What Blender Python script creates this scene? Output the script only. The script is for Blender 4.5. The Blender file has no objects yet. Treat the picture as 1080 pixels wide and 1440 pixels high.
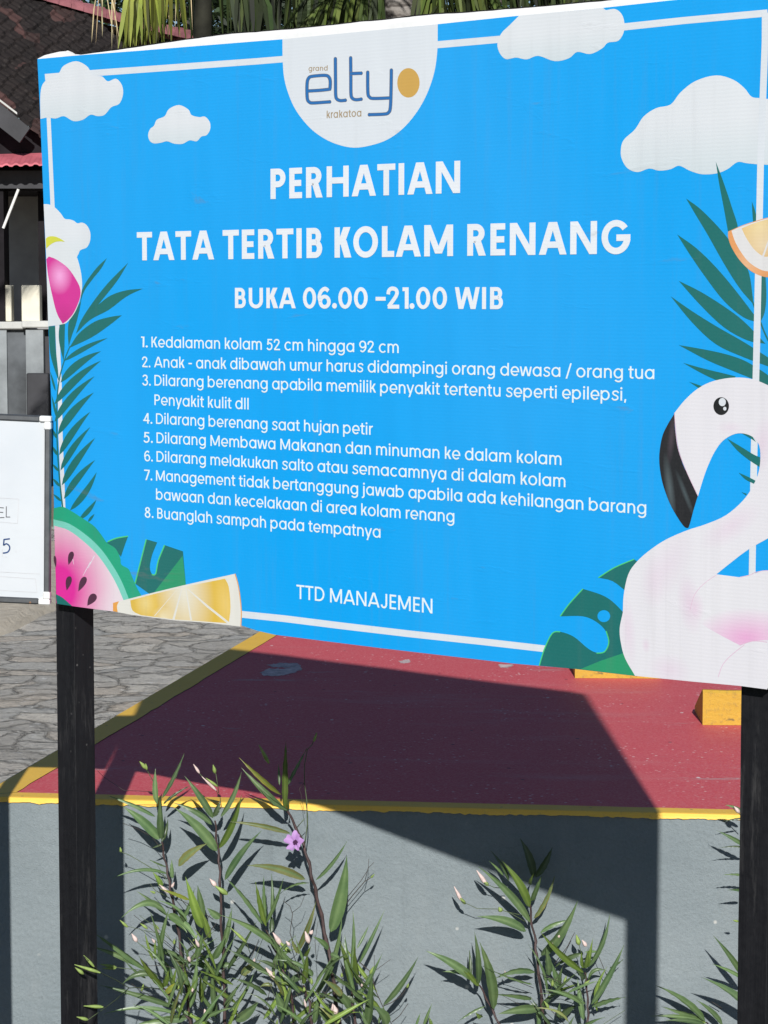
import bpy, math, random
from mathutils import Vector, Matrix, noise
from mathutils.geometry import tessellate_polygon
R = math.radians
random.seed(7)
scene = bpy.context.scene
COL = scene.collection

# ------------------------------------------------------------------ camera, world, sun, exposure
F = 3400.0                    # focal length in photograph pixels (frame 1080 x 1440)
EYE = 1.62
PITCH = math.atan(295 / F)
cam_d = bpy.data.cameras.new('camera'); cam = bpy.data.objects.new('camera', cam_d); COL.objects.link(cam)
cam_d.sensor_fit = 'VERTICAL'; cam_d.sensor_height = 24; cam_d.lens = F / 1440 * 24
cam_d.clip_start = 0.05; cam_d.clip_end = 600
cam.location = (0, 0, EYE); cam.rotation_euler = (R(90) - PITCH, 0, 0)
scene.camera = cam

SUN_EL = 26.6; SUN_AZ = 1.0   # the sun is behind the camera, a little to its right
world = bpy.data.worlds.new('World'); scene.world = world; world.use_nodes = True
wn = world.node_tree.nodes; wl = world.node_tree.links
bg = wn['Background']; sky = wn.new('ShaderNodeTexSky'); sky.sky_type = 'NISHITA'; sky.sun_disc = False; sky.ozone_density = 3.0; sky.air_density = 0.9; sky.dust_density = 0.2
sky.sun_elevation = R(SUN_EL); sky.sun_rotation = R(180 - SUN_AZ)
wl.new(sky.outputs[0], bg.inputs[0]); bg.inputs[1].default_value = 0.060
sun_d = bpy.data.lights.new('sun', 'SUN'); sun_o = bpy.data.objects.new('sun', sun_d); COL.objects.link(sun_o)
sun_d.energy = 4.6; sun_d.angle = R(0.55); sun_d.color = (1.0, 0.98, 0.95)
to_light = Vector((-math.sin(R(SUN_AZ)), math.cos(R(SUN_AZ)), -math.tan(R(SUN_EL)))).normalized()
sun_o.rotation_euler = to_light.to_track_quat('-Z', 'Y').to_euler()
scene.view_settings.view_transform = 'Standard'; scene.view_settings.look = 'None'
scene.view_settings.gamma = 1; scene.view_settings.use_curve_mapping = False
scene.view_settings.exposure = 0.2

# ------------------------------------------------------------------ measuring helpers
CP, SP = math.cos(PITCH), math.sin(PITCH)
EYEV = Vector((0, 0, EYE))
def ray(px, py):
    a = (px - 540) / F; b = -(py - 720) / F
    return Vector((a, CP + b * SP, -SP + b * CP))
def at_y(px, py, Y):
    d = ray(px, py); return EYEV + d * (Y / d.y)
def at_z(px, py, z):
    d = ray(px, py); return EYEV + d * ((z - EYE) / d.z)
def at_plane(px, py, p, n):
    d = ray(px, py); return EYEV + d * ((p - EYEV).dot(n) / d.dot(n))

# ------------------------------------------------------------------ object helpers
def mesh_obj(name, verts, faces, mats, parent=None, fm=None, smooth=False, col=None):
    me = bpy.data.meshes.new(name)
    if parent is not None:
        W = parent.matrix_basis.copy(); q = parent.parent
        while q is not None: W = q.matrix_basis @ W; q = q.parent
        inv = W.inverted()
        verts = [inv @ Vector(v) for v in verts]
    me.from_pydata([tuple(v) for v in verts], [], faces)
    if not isinstance(mats, (list, tuple)): mats = [mats]
    for m in mats: me.materials.append(m)
    if fm: me.polygons.foreach_set('material_index', fm)
    if smooth: me.polygons.foreach_set('use_smooth', [True] * len(me.polygons))
    if col:
        at = me.color_attributes.new('tint', 'FLOAT_COLOR', 'POINT')
        at.data.foreach_set('color', [c for t in col for c in t])
    me.update()
    o = bpy.data.objects.new(name, me); COL.objects.link(o)
    if parent is not None: o.parent = parent
    return o
def thing(name, label, cat, loc=(0, 0, 0), rz=0, group=None):
    o = bpy.data.objects.new(name, None); COL.objects.link(o); o.empty_display_size = .1
    o.matrix_basis = Matrix.Translation(Vector(loc)) @ Matrix.Rotation(rz, 4, 'Z')
    o['label'] = label; o['category'] = cat
    if group: o['group'] = group
    return o
def structure(o, label=None):
    o['kind'] = 'structure'
    if label: o['label'] = label
    return o

class MB:
    """collects geometry in world space"""
    def __init__(s): s.v = []; s.f = []; s.m = []; s.c = []
    def add(s, vs, fs, m=0, c=(1, 1, 1, 1)):
        b = len(s.v); s.v += [Vector(x) for x in vs]; s.c += [c] * len(vs)
        for f in fs: s.f.append([i + b for i in f]); s.m.append(m)
    def box(s, o, ax, ay, az, m=0, bev=0):
        o, ax, ay, az = map(Vector, (o, ax, ay, az))
        if bev <= 0:
            P = [o, o+ax, o+ax+ay, o+ay, o+az, o+ax+az, o+ax+ay+az, o+ay+az]
            s.add(P, [(3,2,1,0),(4,5,6,7),(0,1,5,4),(1,2,6,5),(2,3,7,6),(3,0,4,7)], m); return
        # chamfered box: 24 verts
        L = [ax, ay, az]; U = [a.normalized() for a in L]
        vs = []; idx = {}
        for i in (0,1):
            for j in (0,1):
                for k in (0,1):
                    c = o + ax*i + ay*j + az*k
                    sg = [1-2*i, 1-2*j, 1-2*k]
                    for d in range(3):
                        p = c.copy()
                        for e in range(3):
                            if e != d: p += U[e] * bev * sg[e]
                        idx[(i,j,k,d)] = len(vs); vs.append(p)
        fs = []
        q = idx
        for a in (0,1):
            fs.append([q[(a,0,0,0)], q[(a,1,0,0)], q[(a,1,1,0)], q[(a,0,1,0)]])
            fs.append([q[(0,a,0,1)], q[(1,a,0,1)], q[(1,a,1,1)], q[(0,a,1,1)]])
            fs.append([q[(0,0,a,2)], q[(1,0,a,2)], q[(1,1,a,2)], q[(0,1,a,2)]])
        for a in (0,1):
            for b in (0,1):
                fs.append([q[(a,b,0,0)], q[(a,b,1,0)], q[(a,b,1,1)], q[(a,b,0,1)]])
                fs.append([q[(a,0,b,0)], q[(a,1,b,0)], q[(a,1,b,2)], q[(a,0,b,2)]])
                fs.append([q[(0,a,b,1)], q[(1,a,b,1)], q[(1,a,b,2)], q[(0,a,b,2)]])
        for i in (0,1):
            for j in (0,1):
                for k in (0,1): fs.append([q[(i,j,k,0)], q[(i,j,k,1)], q[(i,j,k,2)]])
        # orient outward
        ctr = o + (ax+ay+az)*.5; out = []
        for f in fs:
            n = (vs[f[1]]-vs[f[0]]).cross(vs[f[2]]-vs[f[0]]); m_ = sum((vs[i] for i in f), Vector())/len(f)
            out.append(f if n.dot(m_-ctr) > 0 else f[::-1])
        s.add(vs, out, m)
    def tube(s, pts, r, n=6, m=0, r2=None, c=(1,1,1,1), cap=True):
        pts = [Vector(p) for p in pts]; N = len(pts); vs = []; fs = []
        for i, p in enumerate(pts):
            t = (pts[min(i+1,N-1)] - pts[max(i-1,0)])
            if t.length < 1e-9: t = Vector((0,0,1))
            t.normalize()
            a = t.cross(Vector((0,1,0.13))); a.normalize(); b = t.cross(a)
            rr = r if r2 is None else r + (r2-r)*i/(N-1)
            for k in range(n):
                q = 2*math.pi*k/n; vs.append(p + a*math.cos(q)*rr + b*math.sin(q)*rr)
        for i in range(N-1):
            for k in range(n): fs.append((i*n+k, i*n+(k+1)%n, (i+1)*n+(k+1)%n, (i+1)*n+k))
        if cap: fs.append(list(range(n))[::-1]); fs.append([(N-1)*n+k for k in range(n)])
        s.add(vs, fs, m, c)
    def ball(s, c, rx, ry, rz, n=8, m=0):
        vs = []; fs = []; h = n//2
        for i in range(h+1):
            th = math.pi*i/h
            for k in range(n):
                ph = 2*math.pi*k/n
                vs.append(Vector(c)+Vector((rx*math.sin(th)*math.cos(ph), ry*math.sin(th)*math.sin(ph), rz*math.cos(th))))
        for i in range(h):
            for k in range(n): fs.append((i*n+k, (i+1)*n+k, (i+1)*n+(k+1)%n, i*n+(k+1)%n))
        s.add(vs, fs, m)
    def build(s, name, mats, parent=None, smooth=False, tint=False):
        return mesh_obj(name, s.v, s.f, mats, parent, s.m, smooth, s.c if tint else None)

# ------------------------------------------------------------------ material helpers
class NT:
    def __init__(s, name):
        s.mat = bpy.data.materials.new(name); s.mat.use_nodes = True
        s.n = s.mat.node_tree.nodes; s.l = s.mat.node_tree.links
        s.b = s.n['Principled BSDF']; s.tc = s.n.new('ShaderNodeTexCoord')
    def co(s, scale=(1,1,1), loc=(0,0,0), rot=(0,0,0)):
        m = s.n.new('ShaderNodeMapping'); m.inputs['Scale'].default_value = scale
        m.inputs['Location'].default_value = loc; m.inputs['Rotation'].default_value = rot
        s.l.new(s.tc.outputs['Object'], m.inputs[0]); return m.outputs[0]
    def noise(s, vec, scale=5, detail=4, rough=.55, dist=0):
        n = s.n.new('ShaderNodeTexNoise'); n.inputs['Scale'].default_value = scale
        n.inputs['Detail'].default_value = detail; n.inputs['Roughness'].default_value = rough
        n.inputs['Distortion'].default_value = dist
        s.l.new(vec, n.inputs['Vector']); return n.outputs['Fac']
    def voro(s, vec, scale, feature='F1', out='Distance', rnd=1):
        n = s.n.new('ShaderNodeTexVoronoi'); n.feature = feature; n.inputs['Scale'].default_value = scale
        n.inputs['Randomness'].default_value = rnd
        s.l.new(vec, n.inputs['Vector']); return n.outputs[out]
    def ramp(s, fac, stops):
        r = s.n.new('ShaderNodeValToRGB'); e = r.color_ramp.elements
        while len(e) < len(stops): e.new(.5)
        for q, (p, c) in zip(e, stops):
            q.position = p; q.color = (c, c, c, 1) if not isinstance(c, (tuple, list)) else (*c[:3], 1)
        s.l.new(fac, r.inputs[0]); return r.outputs[0]
    def mix(s, fac, a, b, mode='MIX'):
        m = s.n.new('ShaderNodeMix'); m.data_type = 'RGBA'; m.blend_type = mode; m.clamp_factor = True
        for k, v in ((0, fac), (6, a), (7, b)):
            sock = m.inputs[k]
            if hasattr(v, 'links'): s.l.new(v, sock)
            elif isinstance(v, (int, float)): sock.default_value = v if k == 0 else (v, v, v, 1)
            else: sock.default_value = (*v[:3], 1)
        return m.outputs[2]
    def math(s, op, a, b=None, c=None):
        m = s.n.new('ShaderNodeMath'); m.operation = op
        for i, v in enumerate((a, b, c)):
            if v is None: continue
            if hasattr(v, 'links'): s.l.new(v, m.inputs[i])
            else: m.inputs[i].default_value = v
        return m.outputs[0]
    def base(s, v):
        if hasattr(v, 'links'): s.l.new(v, s.b.inputs['Base Color'])
        else: s.b.inputs['Base Color'].default_value = (*v[:3], 1)
    def rough(s, v, spec=.5):
        if hasattr(v, 'links'): s.l.new(v, s.b.inputs['Roughness'])
        else: s.b.inputs['Roughness'].default_value = v
        s.b.inputs['Specular IOR Level'].default_value = spec
    def bump(s, h, strength=.3, dist=.01, prev=None):
        b = s.n.new('ShaderNodeBump'); b.inputs['Strength'].default_value = strength; b.inputs['Distance'].default_value = dist
        s.l.new(h, b.inputs['Height'])
        if prev is not None: s.l.new(prev, b.inputs['Normal'])
        s.l.new(b.outputs[0], s.b.inputs['Normal']); return b.outputs[0]
def srgb(r, g, b):
    f = lambda c: (c/255/12.92) if c/255 <= .04045 else ((c/255+.055)/1.055)**2.4
    return (f(r), f(g), f(b))
def plain(name, c, rough=.6, spec=.4, var=.12, scale=20, bump=0.0):
    t = NT(name); n = t.noise(t.co(), scale, 5, .6)
    t.base(t.mix(t.ramp(n, [(.3, 0), (.7, 1)]), tuple(x*(1-var) for x in c), tuple(min(1, x*(1+var)) for x in c)))
    t.rough(rough, spec)
    if bump: t.bump(n, bump, .01)
    return t.mat

# printed vinyl: a flat ink colour, optional printed gradients, the weave and the streaks of the banner
def ink(name, c, grads=(), rough=.5, lin=None):
    t = NT(name); o = t.co()
    col = None
    if lin:                                   # printed linear gradient along z: (z0, z1, colour)
        sep = t.n.new('ShaderNodeSeparateXYZ'); t.l.new(o, sep.inputs[0])
        mr = t.n.new('ShaderNodeMapRange'); mr.inputs[1].default_value = lin[0]; mr.inputs[2].default_value = lin[1]
        t.l.new(sep.outputs[2], mr.inputs[0]); col = t.mix(mr.outputs[0], c, lin[2])
    else:
        col = t.mix(0.0, c, c)
    for (u, v, ru, rv, ang, gc, st) in grads:  # printed airbrush spots
        m = t.n.new('ShaderNodeMapping'); m.vector_type = 'TEXTURE'
        m.inputs['Location'].default_value = (u, 0, v); m.inputs['Rotation'].default_value = (0, -ang, 0)
        m.inputs['Scale'].default_value = (ru, 1, rv)
        t.l.new(t.tc.outputs['Object'], m.inputs[0])
        g = t.n.new('ShaderNodeTexGradient'); g.gradient_type = 'SPHERICAL'; t.l.new(m.outputs[0], g.inputs[0])
        col = t.mix(t.math('MULTIPLY', t.math('SMOOTH_MIN', g.outputs['Fac'], 1.0, .3), st), col, gc)
    streak = t.noise(t.co((26, 1, .9)), 2.2, 4, .62)
    fac = t.ramp(streak, [(.52, 0), (.72, 1)])
    dirt = t.noise(t.co((1, 1, 1), (3, 0, 1)), 2.6, 3, .5)
    fac = t.math('MULTIPLY', fac, t.ramp(dirt, [(.40, .0), (.66, .8)]))
    col = t.mix(fac, col, t.mix(.13, col, (.16, .15, .14)))
    cr_ = t.ramp(t.noise(t.co((2.2, 1, 9), (0, 0, .4), (0, .12, 0)), 2.4, 5, .6, .6), [(.66, 0), (.72, 1), (.78, 0)])
    col = t.mix(t.math('MULTIPLY', cr_, .28), col, (.14, .14, .14))  # crease shading painted into the ink, as the bump hardly shows
    fd = t.noise(t.co((1.2, 1, .7), (4, 0, 2)), 1.1, 3, .5)
    col = t.mix(t.ramp(fd, [(.40, 0), (.68, .035)]), col, (.42, .47, .52))
    grain = t.noise(t.co((1, 1, 1)), 260, 2, .6)
    col = t.mix(t.ramp(grain, [(.35, .0), (.7, .05)]), col, t.mix(.12, col, (.8, .8, .8)))
    t.base(col)
    rv_ = t.noise(t.co((2, 1, 2)), 1.4, 2, .5)
    t.rough(t.ramp(rv_, [(.3, rough-.02), (.7, rough+.12)]), .2)
    wv = t.n.new('ShaderNodeTexWave'); wv.wave_type = 'BANDS'; wv.bands_direction = 'Z'
    wv.inputs['Scale'].default_value = 58; wv.inputs['Distortion'].default_value = 1.2; wv.inputs['Detail'].default_value = 1
    t.l.new(t.co(), wv.inputs[0])
    b1 = t.bump(wv.outputs['Fac'], .03, .002)
    rip = t.noise(t.co((5.0, 1, 1.3)), 1.6, 2, .5)
    b2 = t.bump(rip, .13, .03, b1)
    crease = t.noise(t.co((2.2, 1, 9), (0, 0, .4), (0, .12, 0)), 2.4, 5, .6, .6)
    t.bump(t.ramp(crease, [(.60, 0), (.66, 1)]), .10, .002, b2)
    return t.mat

# ------------------------------------------------------------------ setting: ground, paving
def m_dirt():
    t = NT('dry_soil'); n = t.noise(t.co(), .8, 8, .65); n2 = t.noise(t.co(), 14, 6, .7)
    t.base(t.mix(t.ramp(n2, [(.3, 0), (.7, 1)]), t.mix(n, (.16, .12, .085), (.26, .21, .155)), t.mix(n, (.22, .18, .13), (.34, .29, .22))))
    t.rough(.95, .1); t.bump(n2, .6, .03); return t.mat
def m_flag():
    t = NT('flagstone_paving')
    w = t.n.new('ShaderNodeTexNoise'); w.inputs['Scale'].default_value = 3.2; w.inputs['Detail'].default_value = 3
    t.l.new(t.co(), w.inputs['Vector'])
    add = t.n.new('ShaderNodeVectorMath'); add.operation = 'MULTIPLY_ADD'
    t.l.new(w.outputs['Color'], add.inputs[0]); add.inputs[1].default_value = (.5, .5, 0); t.l.new(t.co(), add.inputs[2])
    mp = t.n.new('ShaderNodeMapping'); mp.inputs['Scale'].default_value = (.85, 1.0, 1); mp.inputs['Rotation'].default_value = (0, 0, .3)
    t.l.new(add.outputs[0], mp.inputs[0]); v = mp.outputs[0]
    edge = t.voro(v, 5.0, 'DISTANCE_TO_EDGE', 'Distance', 1); cell = t.voro(v, 5.0, 'F1', 'Color', 1)
    sep = t.n.new('ShaderNodeSeparateColor'); t.l.new(cell, sep.inputs[0])
    n = t.noise(t.co(), 9, 8, .7); n3 = t.noise(t.co(), 45, 5, .7)
    c = t.ramp(sep.outputs[0], [(0, (.48, .45, .40)), (.3, (.62, .59, .53)), (.5, (.68, .59, .48)), (.75, (.54, .53, .49)), (1, (.78, .72, .62))])
    c = t.mix(t.ramp(n, [(.32, 0), (.72, .8)]), c, t.mix(.5, c, (.48, .45, .40)))
    c = t.mix(t.ramp(n3, [(.48, 0), (.68, .6)]), c, (.28, .255, .22))
    c = t.mix(t.ramp(t.noise(t.co(), 24, 4, .7), [(.60, 0), (.68, .85)]), c, (.76, .75, .72))
    gap = t.ramp(edge, [(.006, 1), (.03, 0)])
    c = t.mix(t.math('MULTIPLY', t.math('MULTIPLY', gap, .8), t.ramp(t.noise(t.co((1, 1, 1), (3, 3, 0)), 2.6, 4, .6), [(.38, .15), (.6, 1)])), c, (.16, .145, .125))
    t.base(c); t.rough(.85, .25)
    b = t.bump(t.ramp(edge, [(0, 0), (.09, 1)]), 1.0, .04)
    t.bump(t.math('ADD', t.math('MULTIPLY', n, 1.0), t.math('MULTIPLY', n3, .6)), 1.0, .045, b)
    return t.mat
M_DIRT, M_FLAG = m_dirt(), m_flag()
structure(mesh_obj('ground', [(-150, -40, -.06), (150, -40, -.06), (150, 260, -.06), (-150, 260, -.06)], [(0, 1, 2, 3)], M_DIRT))
# paving left of and behind the platform; its far edge against bare soil is ragged
g = MB(); poly = [Vector((-9, 4.9, -.052)), Vector((6, 4.9, -.052)), Vector((6, 18, -.052)), Vector((-9, 18, -.052))]
g.add(poly, [(0, 1, 2, 3)]); structure(g.build('paving', M_FLAG))
def m_bed():
    t = NT('dark_garden_soil'); n = t.noise(t.co(), 6, 8, .7)
    t.base(t.mix(n, (.022, .024, .014), (.055, .052, .032))); t.rough(.95, .1); t.bump(n, .8, .05); return t.mat
M_BED = m_bed()
structure(mesh_obj('lawn', [(-14, -12, -.048), (14, -12, -.048), (14, 4.87, -.048), (-14, 4.87, -.048)], [(0, 1, 2, 3)], M_BED))
# low bank of bare sandy earth beyond the paving, left
def m_sand():
    t = NT('sandy_earth'); n = t.noise(t.co(), 1.6, 8, .65); n2 = t.noise(t.co(), 16, 6, .7)
    t.base(t.mix(t.ramp(n2, [(.3, 0), (.7, 1)]), t.mix(n, (.36, .31, .24), (.44, .39, .31)), t.mix(n, (.46, .41, .33), (.54, .49, .41)))); t.rough(.95, .1); t.bump(n2, .6, .03); return t.mat
g = MB(); nx, ny = 90, 16
for j in range(ny + 1):
    for i in range(nx + 1):
        x = -7 + 5.35 * i / nx; y0 = 12.0 + max(-.12, (x + 1.906) * 7.5) + .16 * noise.noise(Vector((x * 5, 2, 0))); y = y0 + 4 * j / ny
        g.v.append(Vector((x, y, -.07 + .12 * math.sin(min(1, j / 8) * math.pi / 2) + .03 * noise.noise(Vector((x * 2.3, y * 2.3, 0))) * min(1, j)))); g.c.append((1,1,1,1))
for j in range(ny):
    for i in range(nx):
        a = j * (nx + 1) + i; g.f.append([a, a + 1, a + nx + 2, a + nx + 1]); g.m.append(0)
structure(g.build('earth_bank', m_sand(), smooth=True))

# ------------------------------------------------------------------ painted platform behind the sign
ZS = .57
def m_deckred():
    t = NT('worn_red_paint')
    n = t.noise(t.co(), 3.5, 6, .6); f = t.noise(t.co(), 190, 4, .7)
    c = t.mix(n, (.52, .062, .082), (.64, .084, .104))
    c = t.mix(t.ramp(f, [(.42, 0), (.70, .6)]), c, (.70, .25, .25))
    sp = t.voro(t.co(), 42, 'F1', 'Distance'); msk = t.ramp(t.noise(t.co(), 4, 4, .6), [(.42, 0), (.66, 1)])
    c = t.mix(t.math('MULTIPLY', t.ramp(sp, [(.10, 1), (.17, 0)]), t.math('MULTIPLY', msk, .95)), c, (.80, .62, .60))
    sp2 = t.voro(t.co((1, 1, 1), (5, 3, 0)), 9, 'F1', 'Distance')
    c = t.mix(t.ramp(sp2, [(.03, .95), (.05, 0)]), c, (.8, .77, .74))
    # scraped patches where the paint is gone: long smears
    sc = t.noise(t.co((1.5, 6, 1), (1.7, 2.2, 0), (0, 0, .25)), 1.5, 6, .62)
    c = t.mix(t.ramp(sc, [(.655, 0), (.70, .5)]), c, (.42, .37, .36))
    sp3 = t.voro(t.co((1, 1, 1), (7, 1, 0)), 11, 'F1', 'Distance'); c = t.mix(t.ramp(sp3, [(.04, .8), (.065, 0)]), c, (.05, .02, .03))
    wear = t.noise(t.co((.5, 2.2, 1), (1, 5, 0), (0, 0, .1)), 2.2, 7, .7); c = t.mix(t.ramp(wear, [(.56, 0), (.72, .28)]), c, (.56, .33, .32))
    t.base(c); t.rough(.62, .4); t.bump(f, .25, .004); return t.mat
def m_yellow():
    t = NT('yellow_kerb_paint'); n = t.noise(t.co(), 12, 6, .65); f = t.noise(t.co(), 120, 4, .7)
    c = t.mix(n, (.78, .46, .062), (.88, .55, .085))
    c = t.mix(t.ramp(f, [(.58, 0), (.72, .45)]), c, (.42, .30, .12))
    sp = t.voro(t.co((1, 1, 1), (2, 1, 0)), 26, 'F1', 'Distance')
    c = t.mix(t.ramp(sp, [(.06, .7), (.11, 0)]), c, (.16, .13, .09))
    t.base(c); t.rough(.55, .4); t.bump(n, .3, .006); return t.mat
def m_plaster():
    t = NT('grey_blue_plaster'); n = t.noise(t.co(), 2.2, 6, .6); f = t.noise(t.co(), 150, 6, .75); mid = t.noise(t.co(), 38, 5, .6)
    c = t.mix(t.ramp(n, [(.3, 0), (.7, 1)]), (.180, .214, .226), (.245, .278, .287))
    blot = t.noise(t.co((1, 1, 1.4), (6, 0, 2)), 1.1, 7, .7); c = t.mix(t.ramp(blot, [(.52, 0), (.68, .35)]), c, (.15, .175, .18))
    run = t.noise(t.co((1, 1, .06), (1, 0, 0)), 14, 5, .7); c = t.mix(t.ramp(run, [(.60, 0), (.72, .3)]), c, (.13, .15, .155))
    c = t.mix(t.ramp(f, [(.35, .28), (.62, 0)]), c, (.12, .145, .155))
    c = t.mix(t.ramp(t.noise(t.co((1, 1, .25), (4, 0, 0)), 7, 5, .65), [(.55, 0), (.75, .35)]), c, (.29, .31, .305))
    sp = t.voro(t.co(), 17, 'F1', 'Distance'); sm = t.ramp(t.noise(t.co((1, 1, 1), (8, 0, 0)), 5, 2, .5), [(.5, 0), (.62, 1)])
    c = t.mix(t.math('MULTIPLY', t.ramp(sp, [(.05, .9), (.10, 0)]), sm), c, (.62, .60, .55))
    # hairline cracks close under the top edge
    w = t.n.new('ShaderNodeTexNoise'); w.inputs['Scale'].default_value = 7; w.inputs['Detail'].default_value = 5
    t.l.new(t.co(), w.inputs['Vector'])
    vm = t.n.new('ShaderNodeVectorMath'); vm.operation = 'MULTIPLY_ADD'; t.l.new(w.outputs['Color'], vm.inputs[0])
    vm.inputs[1].default_value = (.35, .35, .2); t.l.new(t.co((1, 1, 2.2)), vm.inputs[2])
    cr = t.voro(vm.outputs[0], 3.0, 'DISTANCE_TO_EDGE', 'Distance')
    sep = t.n.new('ShaderNodeSeparateXYZ'); t.l.new(t.tc.outputs['Object'], sep.inputs[0])
    mr = t.n.new('ShaderNodeMapRange'); mr.inputs[1].default_value = .43; mr.inputs[2].default_value = .54; t.l.new(sep.outputs[2], mr.inputs[0])
    ck = t.math('MULTIPLY', t.ramp(cr, [(.002, 1), (.007, 0)]), t.math('MULTIPLY', t.math('MULTIPLY', mr.outputs[0], .7), t.ramp(t.noise(t.co((1, 1, 1), (2, 0, 5)), 3, 2, .5), [(.5, 0), (.62, 1)])))
    c = t.mix(ck, c, (.05, .055, .055))
    t.base(c); t.rough(.8, .25)
    b = t.bump(mid, .35, .012); t.bump(f, .55, .005, b); return t.mat
def m_block():
    t = NT('dirty_yellow_concrete'); n = t.noise(t.co(), 16, 6, .65); f = t.noise(t.co(), 70, 5, .7)
    c = t.mix(n, (.42, .25, .026), (.54, .33, .04)); c = t.mix(t.ramp(f, [(.52, 0), (.68, .6)]), c, (.27, .17, .05))
    c = t.mix(t.ramp(t.noise(t.co((1, 1, 2.5), (2, 0, 0)), 22, 5, .7), [(.60, 0), (.68, .8)]), c, (.10, .075, .04))
    t.base(c); t.rough(.65, .35); t.bump(f, .5, .006); return t.mat
M_RED, M_YEL, M_PLAS, M_BLOCK = m_deckred(), m_yellow(), m_plaster(), m_block()

FL = at_z(0, 1122, ZS); FR = at_z(1040, 1147, ZS)
xd = (FR - FL).normalized(); yd = Vector((-xd.y, xd.x, 0)); up = Vector((0, 0, 1))   # along the wall, away from the camera
Lo0, Lo1 = at_z(0, 1104, ZS), at_z(361, 892, ZS)                # outer line of the left border
Li0, Li1 = at_z(23, 1116, ZS), at_z(387, 895.5, ZS)             # inner line of the left border
def meet(p, d, q, e):
    k = ((q.x - p.x) * e.y - (q.y - p.y) * e.x) / (d.x * e.y - d.y * e.x); return p + d * k
ldir = (Lo1 - Lo0).normalized()
C0 = meet(FL, xd, Lo0, ldir)                                     # front left corner of the platform
plat = thing('platform', 'raised red painted platform with yellow borders and grey blue plastered front wall', 'platform', (C0.x, C0.y, 0), math.atan2(xd.y, xd.x))
LEN, DEP = 4.6, 4.4
C1 = C0 + xd * LEN; B0 = C0 + ldir * DEP; B1 = B0 + xd * LEN
dn = Vector((0, 0, -ZS - .1))
def slab_corner(p): return Vector((p.x, p.y, ZS))
# plaster body with a slightly worn, rounded front arris
g = MB(); N = 260; rows = []
for i in range(N + 1):
    p = C0 + xd * (LEN * i / N); wv = .0022 * noise.noise(Vector((p.x * 9, 0, 3))) + .0014 * noise.noise(Vector((p.x * 40, 0, 9)))
    prof = [(.16, 0), (.008, 0), (.003, -.0015), (0.0005, -.006), (0, -.014), (-.001, -.06), (0, -.25), (0, -ZS - .1)]
    rows.append([p + yd * (a + wv * (1 if 0 < k < 7 else 0)) + up * (b + wv * (1 if 0 < k < 5 else 0)) + up * (ZS - p.z) for k, (a, b) in enumerate(prof)])
for i in range(N + 1): g.v += rows[i]; g.c += [(1,1,1,1)] * 8
for i in range(N):
    for k in range(7): a = i * 8 + k; g.f.append([a, a + 1, a + 9, a + 8]); g.m.append(0)
g.add([C0, B0, B0 + dn, C0 + dn], [(0, 1, 2, 3)])                # left side
g.add([B0, B1, B1 + dn, B0 + dn], [(0, 1, 2, 3)])                # rear side
g.add([C1, C1 + dn, B1 + dn, B1], [(0, 1, 2, 3)])
q0 = C0 + yd * .16 + xd * .0; q1 = C1 + yd * .16
g.add([q0 - up * .002, q1 - up * .002, B1 - up * .002, B0 - up * .002], [(0, 1, 2, 3)])
g.build('plastered_wall', M_PLAS, plat, smooth=False)
# red top sheet, wavy where it meets the yellow
def wob(a, b, n, amp, sc, seed):
    out = []
    d = (b - a); t = d.normalized(); nn = Vector((-t.y, t.x, 0))
    for i in range(n + 1):
        p = a + d * (i / n); out.append(p + nn * amp * (noise.noise(Vector((p.x * sc, p.y * sc, seed))) + .5 * noise.noise(Vector((p.x * sc * 3, p.y * sc * 3, seed + 5)))))
    return out
Yi0, Yi1 = at_z(23, 1116, ZS), at_z(1040, 1140, ZS)
yid = (Yi1 - Yi0).normalized()
inner_front = wob(Yi0, Yi0 + yid * (LEN - .3), 150, .003, 7, 1)
lid = (Li1 - Li0).normalized()
inner_left = wob(Yi0, Yi0 + lid * (DEP - .25), 90, .004, 7, 4); inner_left[0] = inner_front[0]
br = inner_front[-1] + lid * (DEP - .25)
g = MB(); pl = inner_front + [br] + inner_left[::-1][:-1]
pl = [Vector((p.x, p.y, ZS + .0015)) for p in pl]
tr = tessellate_polygon([pl]); g.v = pl; g.c = [(1,1,1,1)] * len(pl)
for t_ in tr: g.f.append(list(t_)); g.m.append(0)
g.build('red_paint', M_RED, plat)
# yellow border paint on the top, turning over the front edge with a ragged lower line
g = MB(); e = .0025
oa = [C0 + xd * (LEN * i / 150) for i in range(151)]
for i in range(150):
    a, b = oa[i], oa[i + 1]; c, d = inner_front[min(i + 1, 150)] + yd * .0, inner_front[i]
    z = ZS + e
    g.add([Vector((a.x, a.y, z)) + yd * .007, Vector((b.x, b.y, z)) + yd * .007, Vector((c.x, c.y, z)), Vector((d.x, d.y, z))], [(0, 1, 2, 3)])
NN = 900
def drop(x):
    return 0.0045 + .0024 * noise.noise(Vector((x * 6, 1, 2))) + .004 * max(-.3, noise.noise(Vector((x * 34, 4, 2)))) + .003 * noise.noise(Vector((x * 95, 4, 7)))
vs = []; fs = []
for i in range(NN + 1):
    s_ = LEN * i / NN; p = C0 + xd * s_ + up * (ZS - C0.z)
    dd = max(.007, drop(s_) + .004)
    vs += [p + yd * .007 + up * e, p + yd * .0005 + up * (e - .001), p - yd * .0035 - up * .004, p - yd * .0045 - up * dd]
for i in range(NN):
    for k in range(3): a = i * 4 + k; fs.append((a, a + 1, a + 5, a + 4))
g.add(vs, fs)
ol = [C0 + ldir * ((DEP - .02) * i / 90) for i in range(91)]
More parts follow.
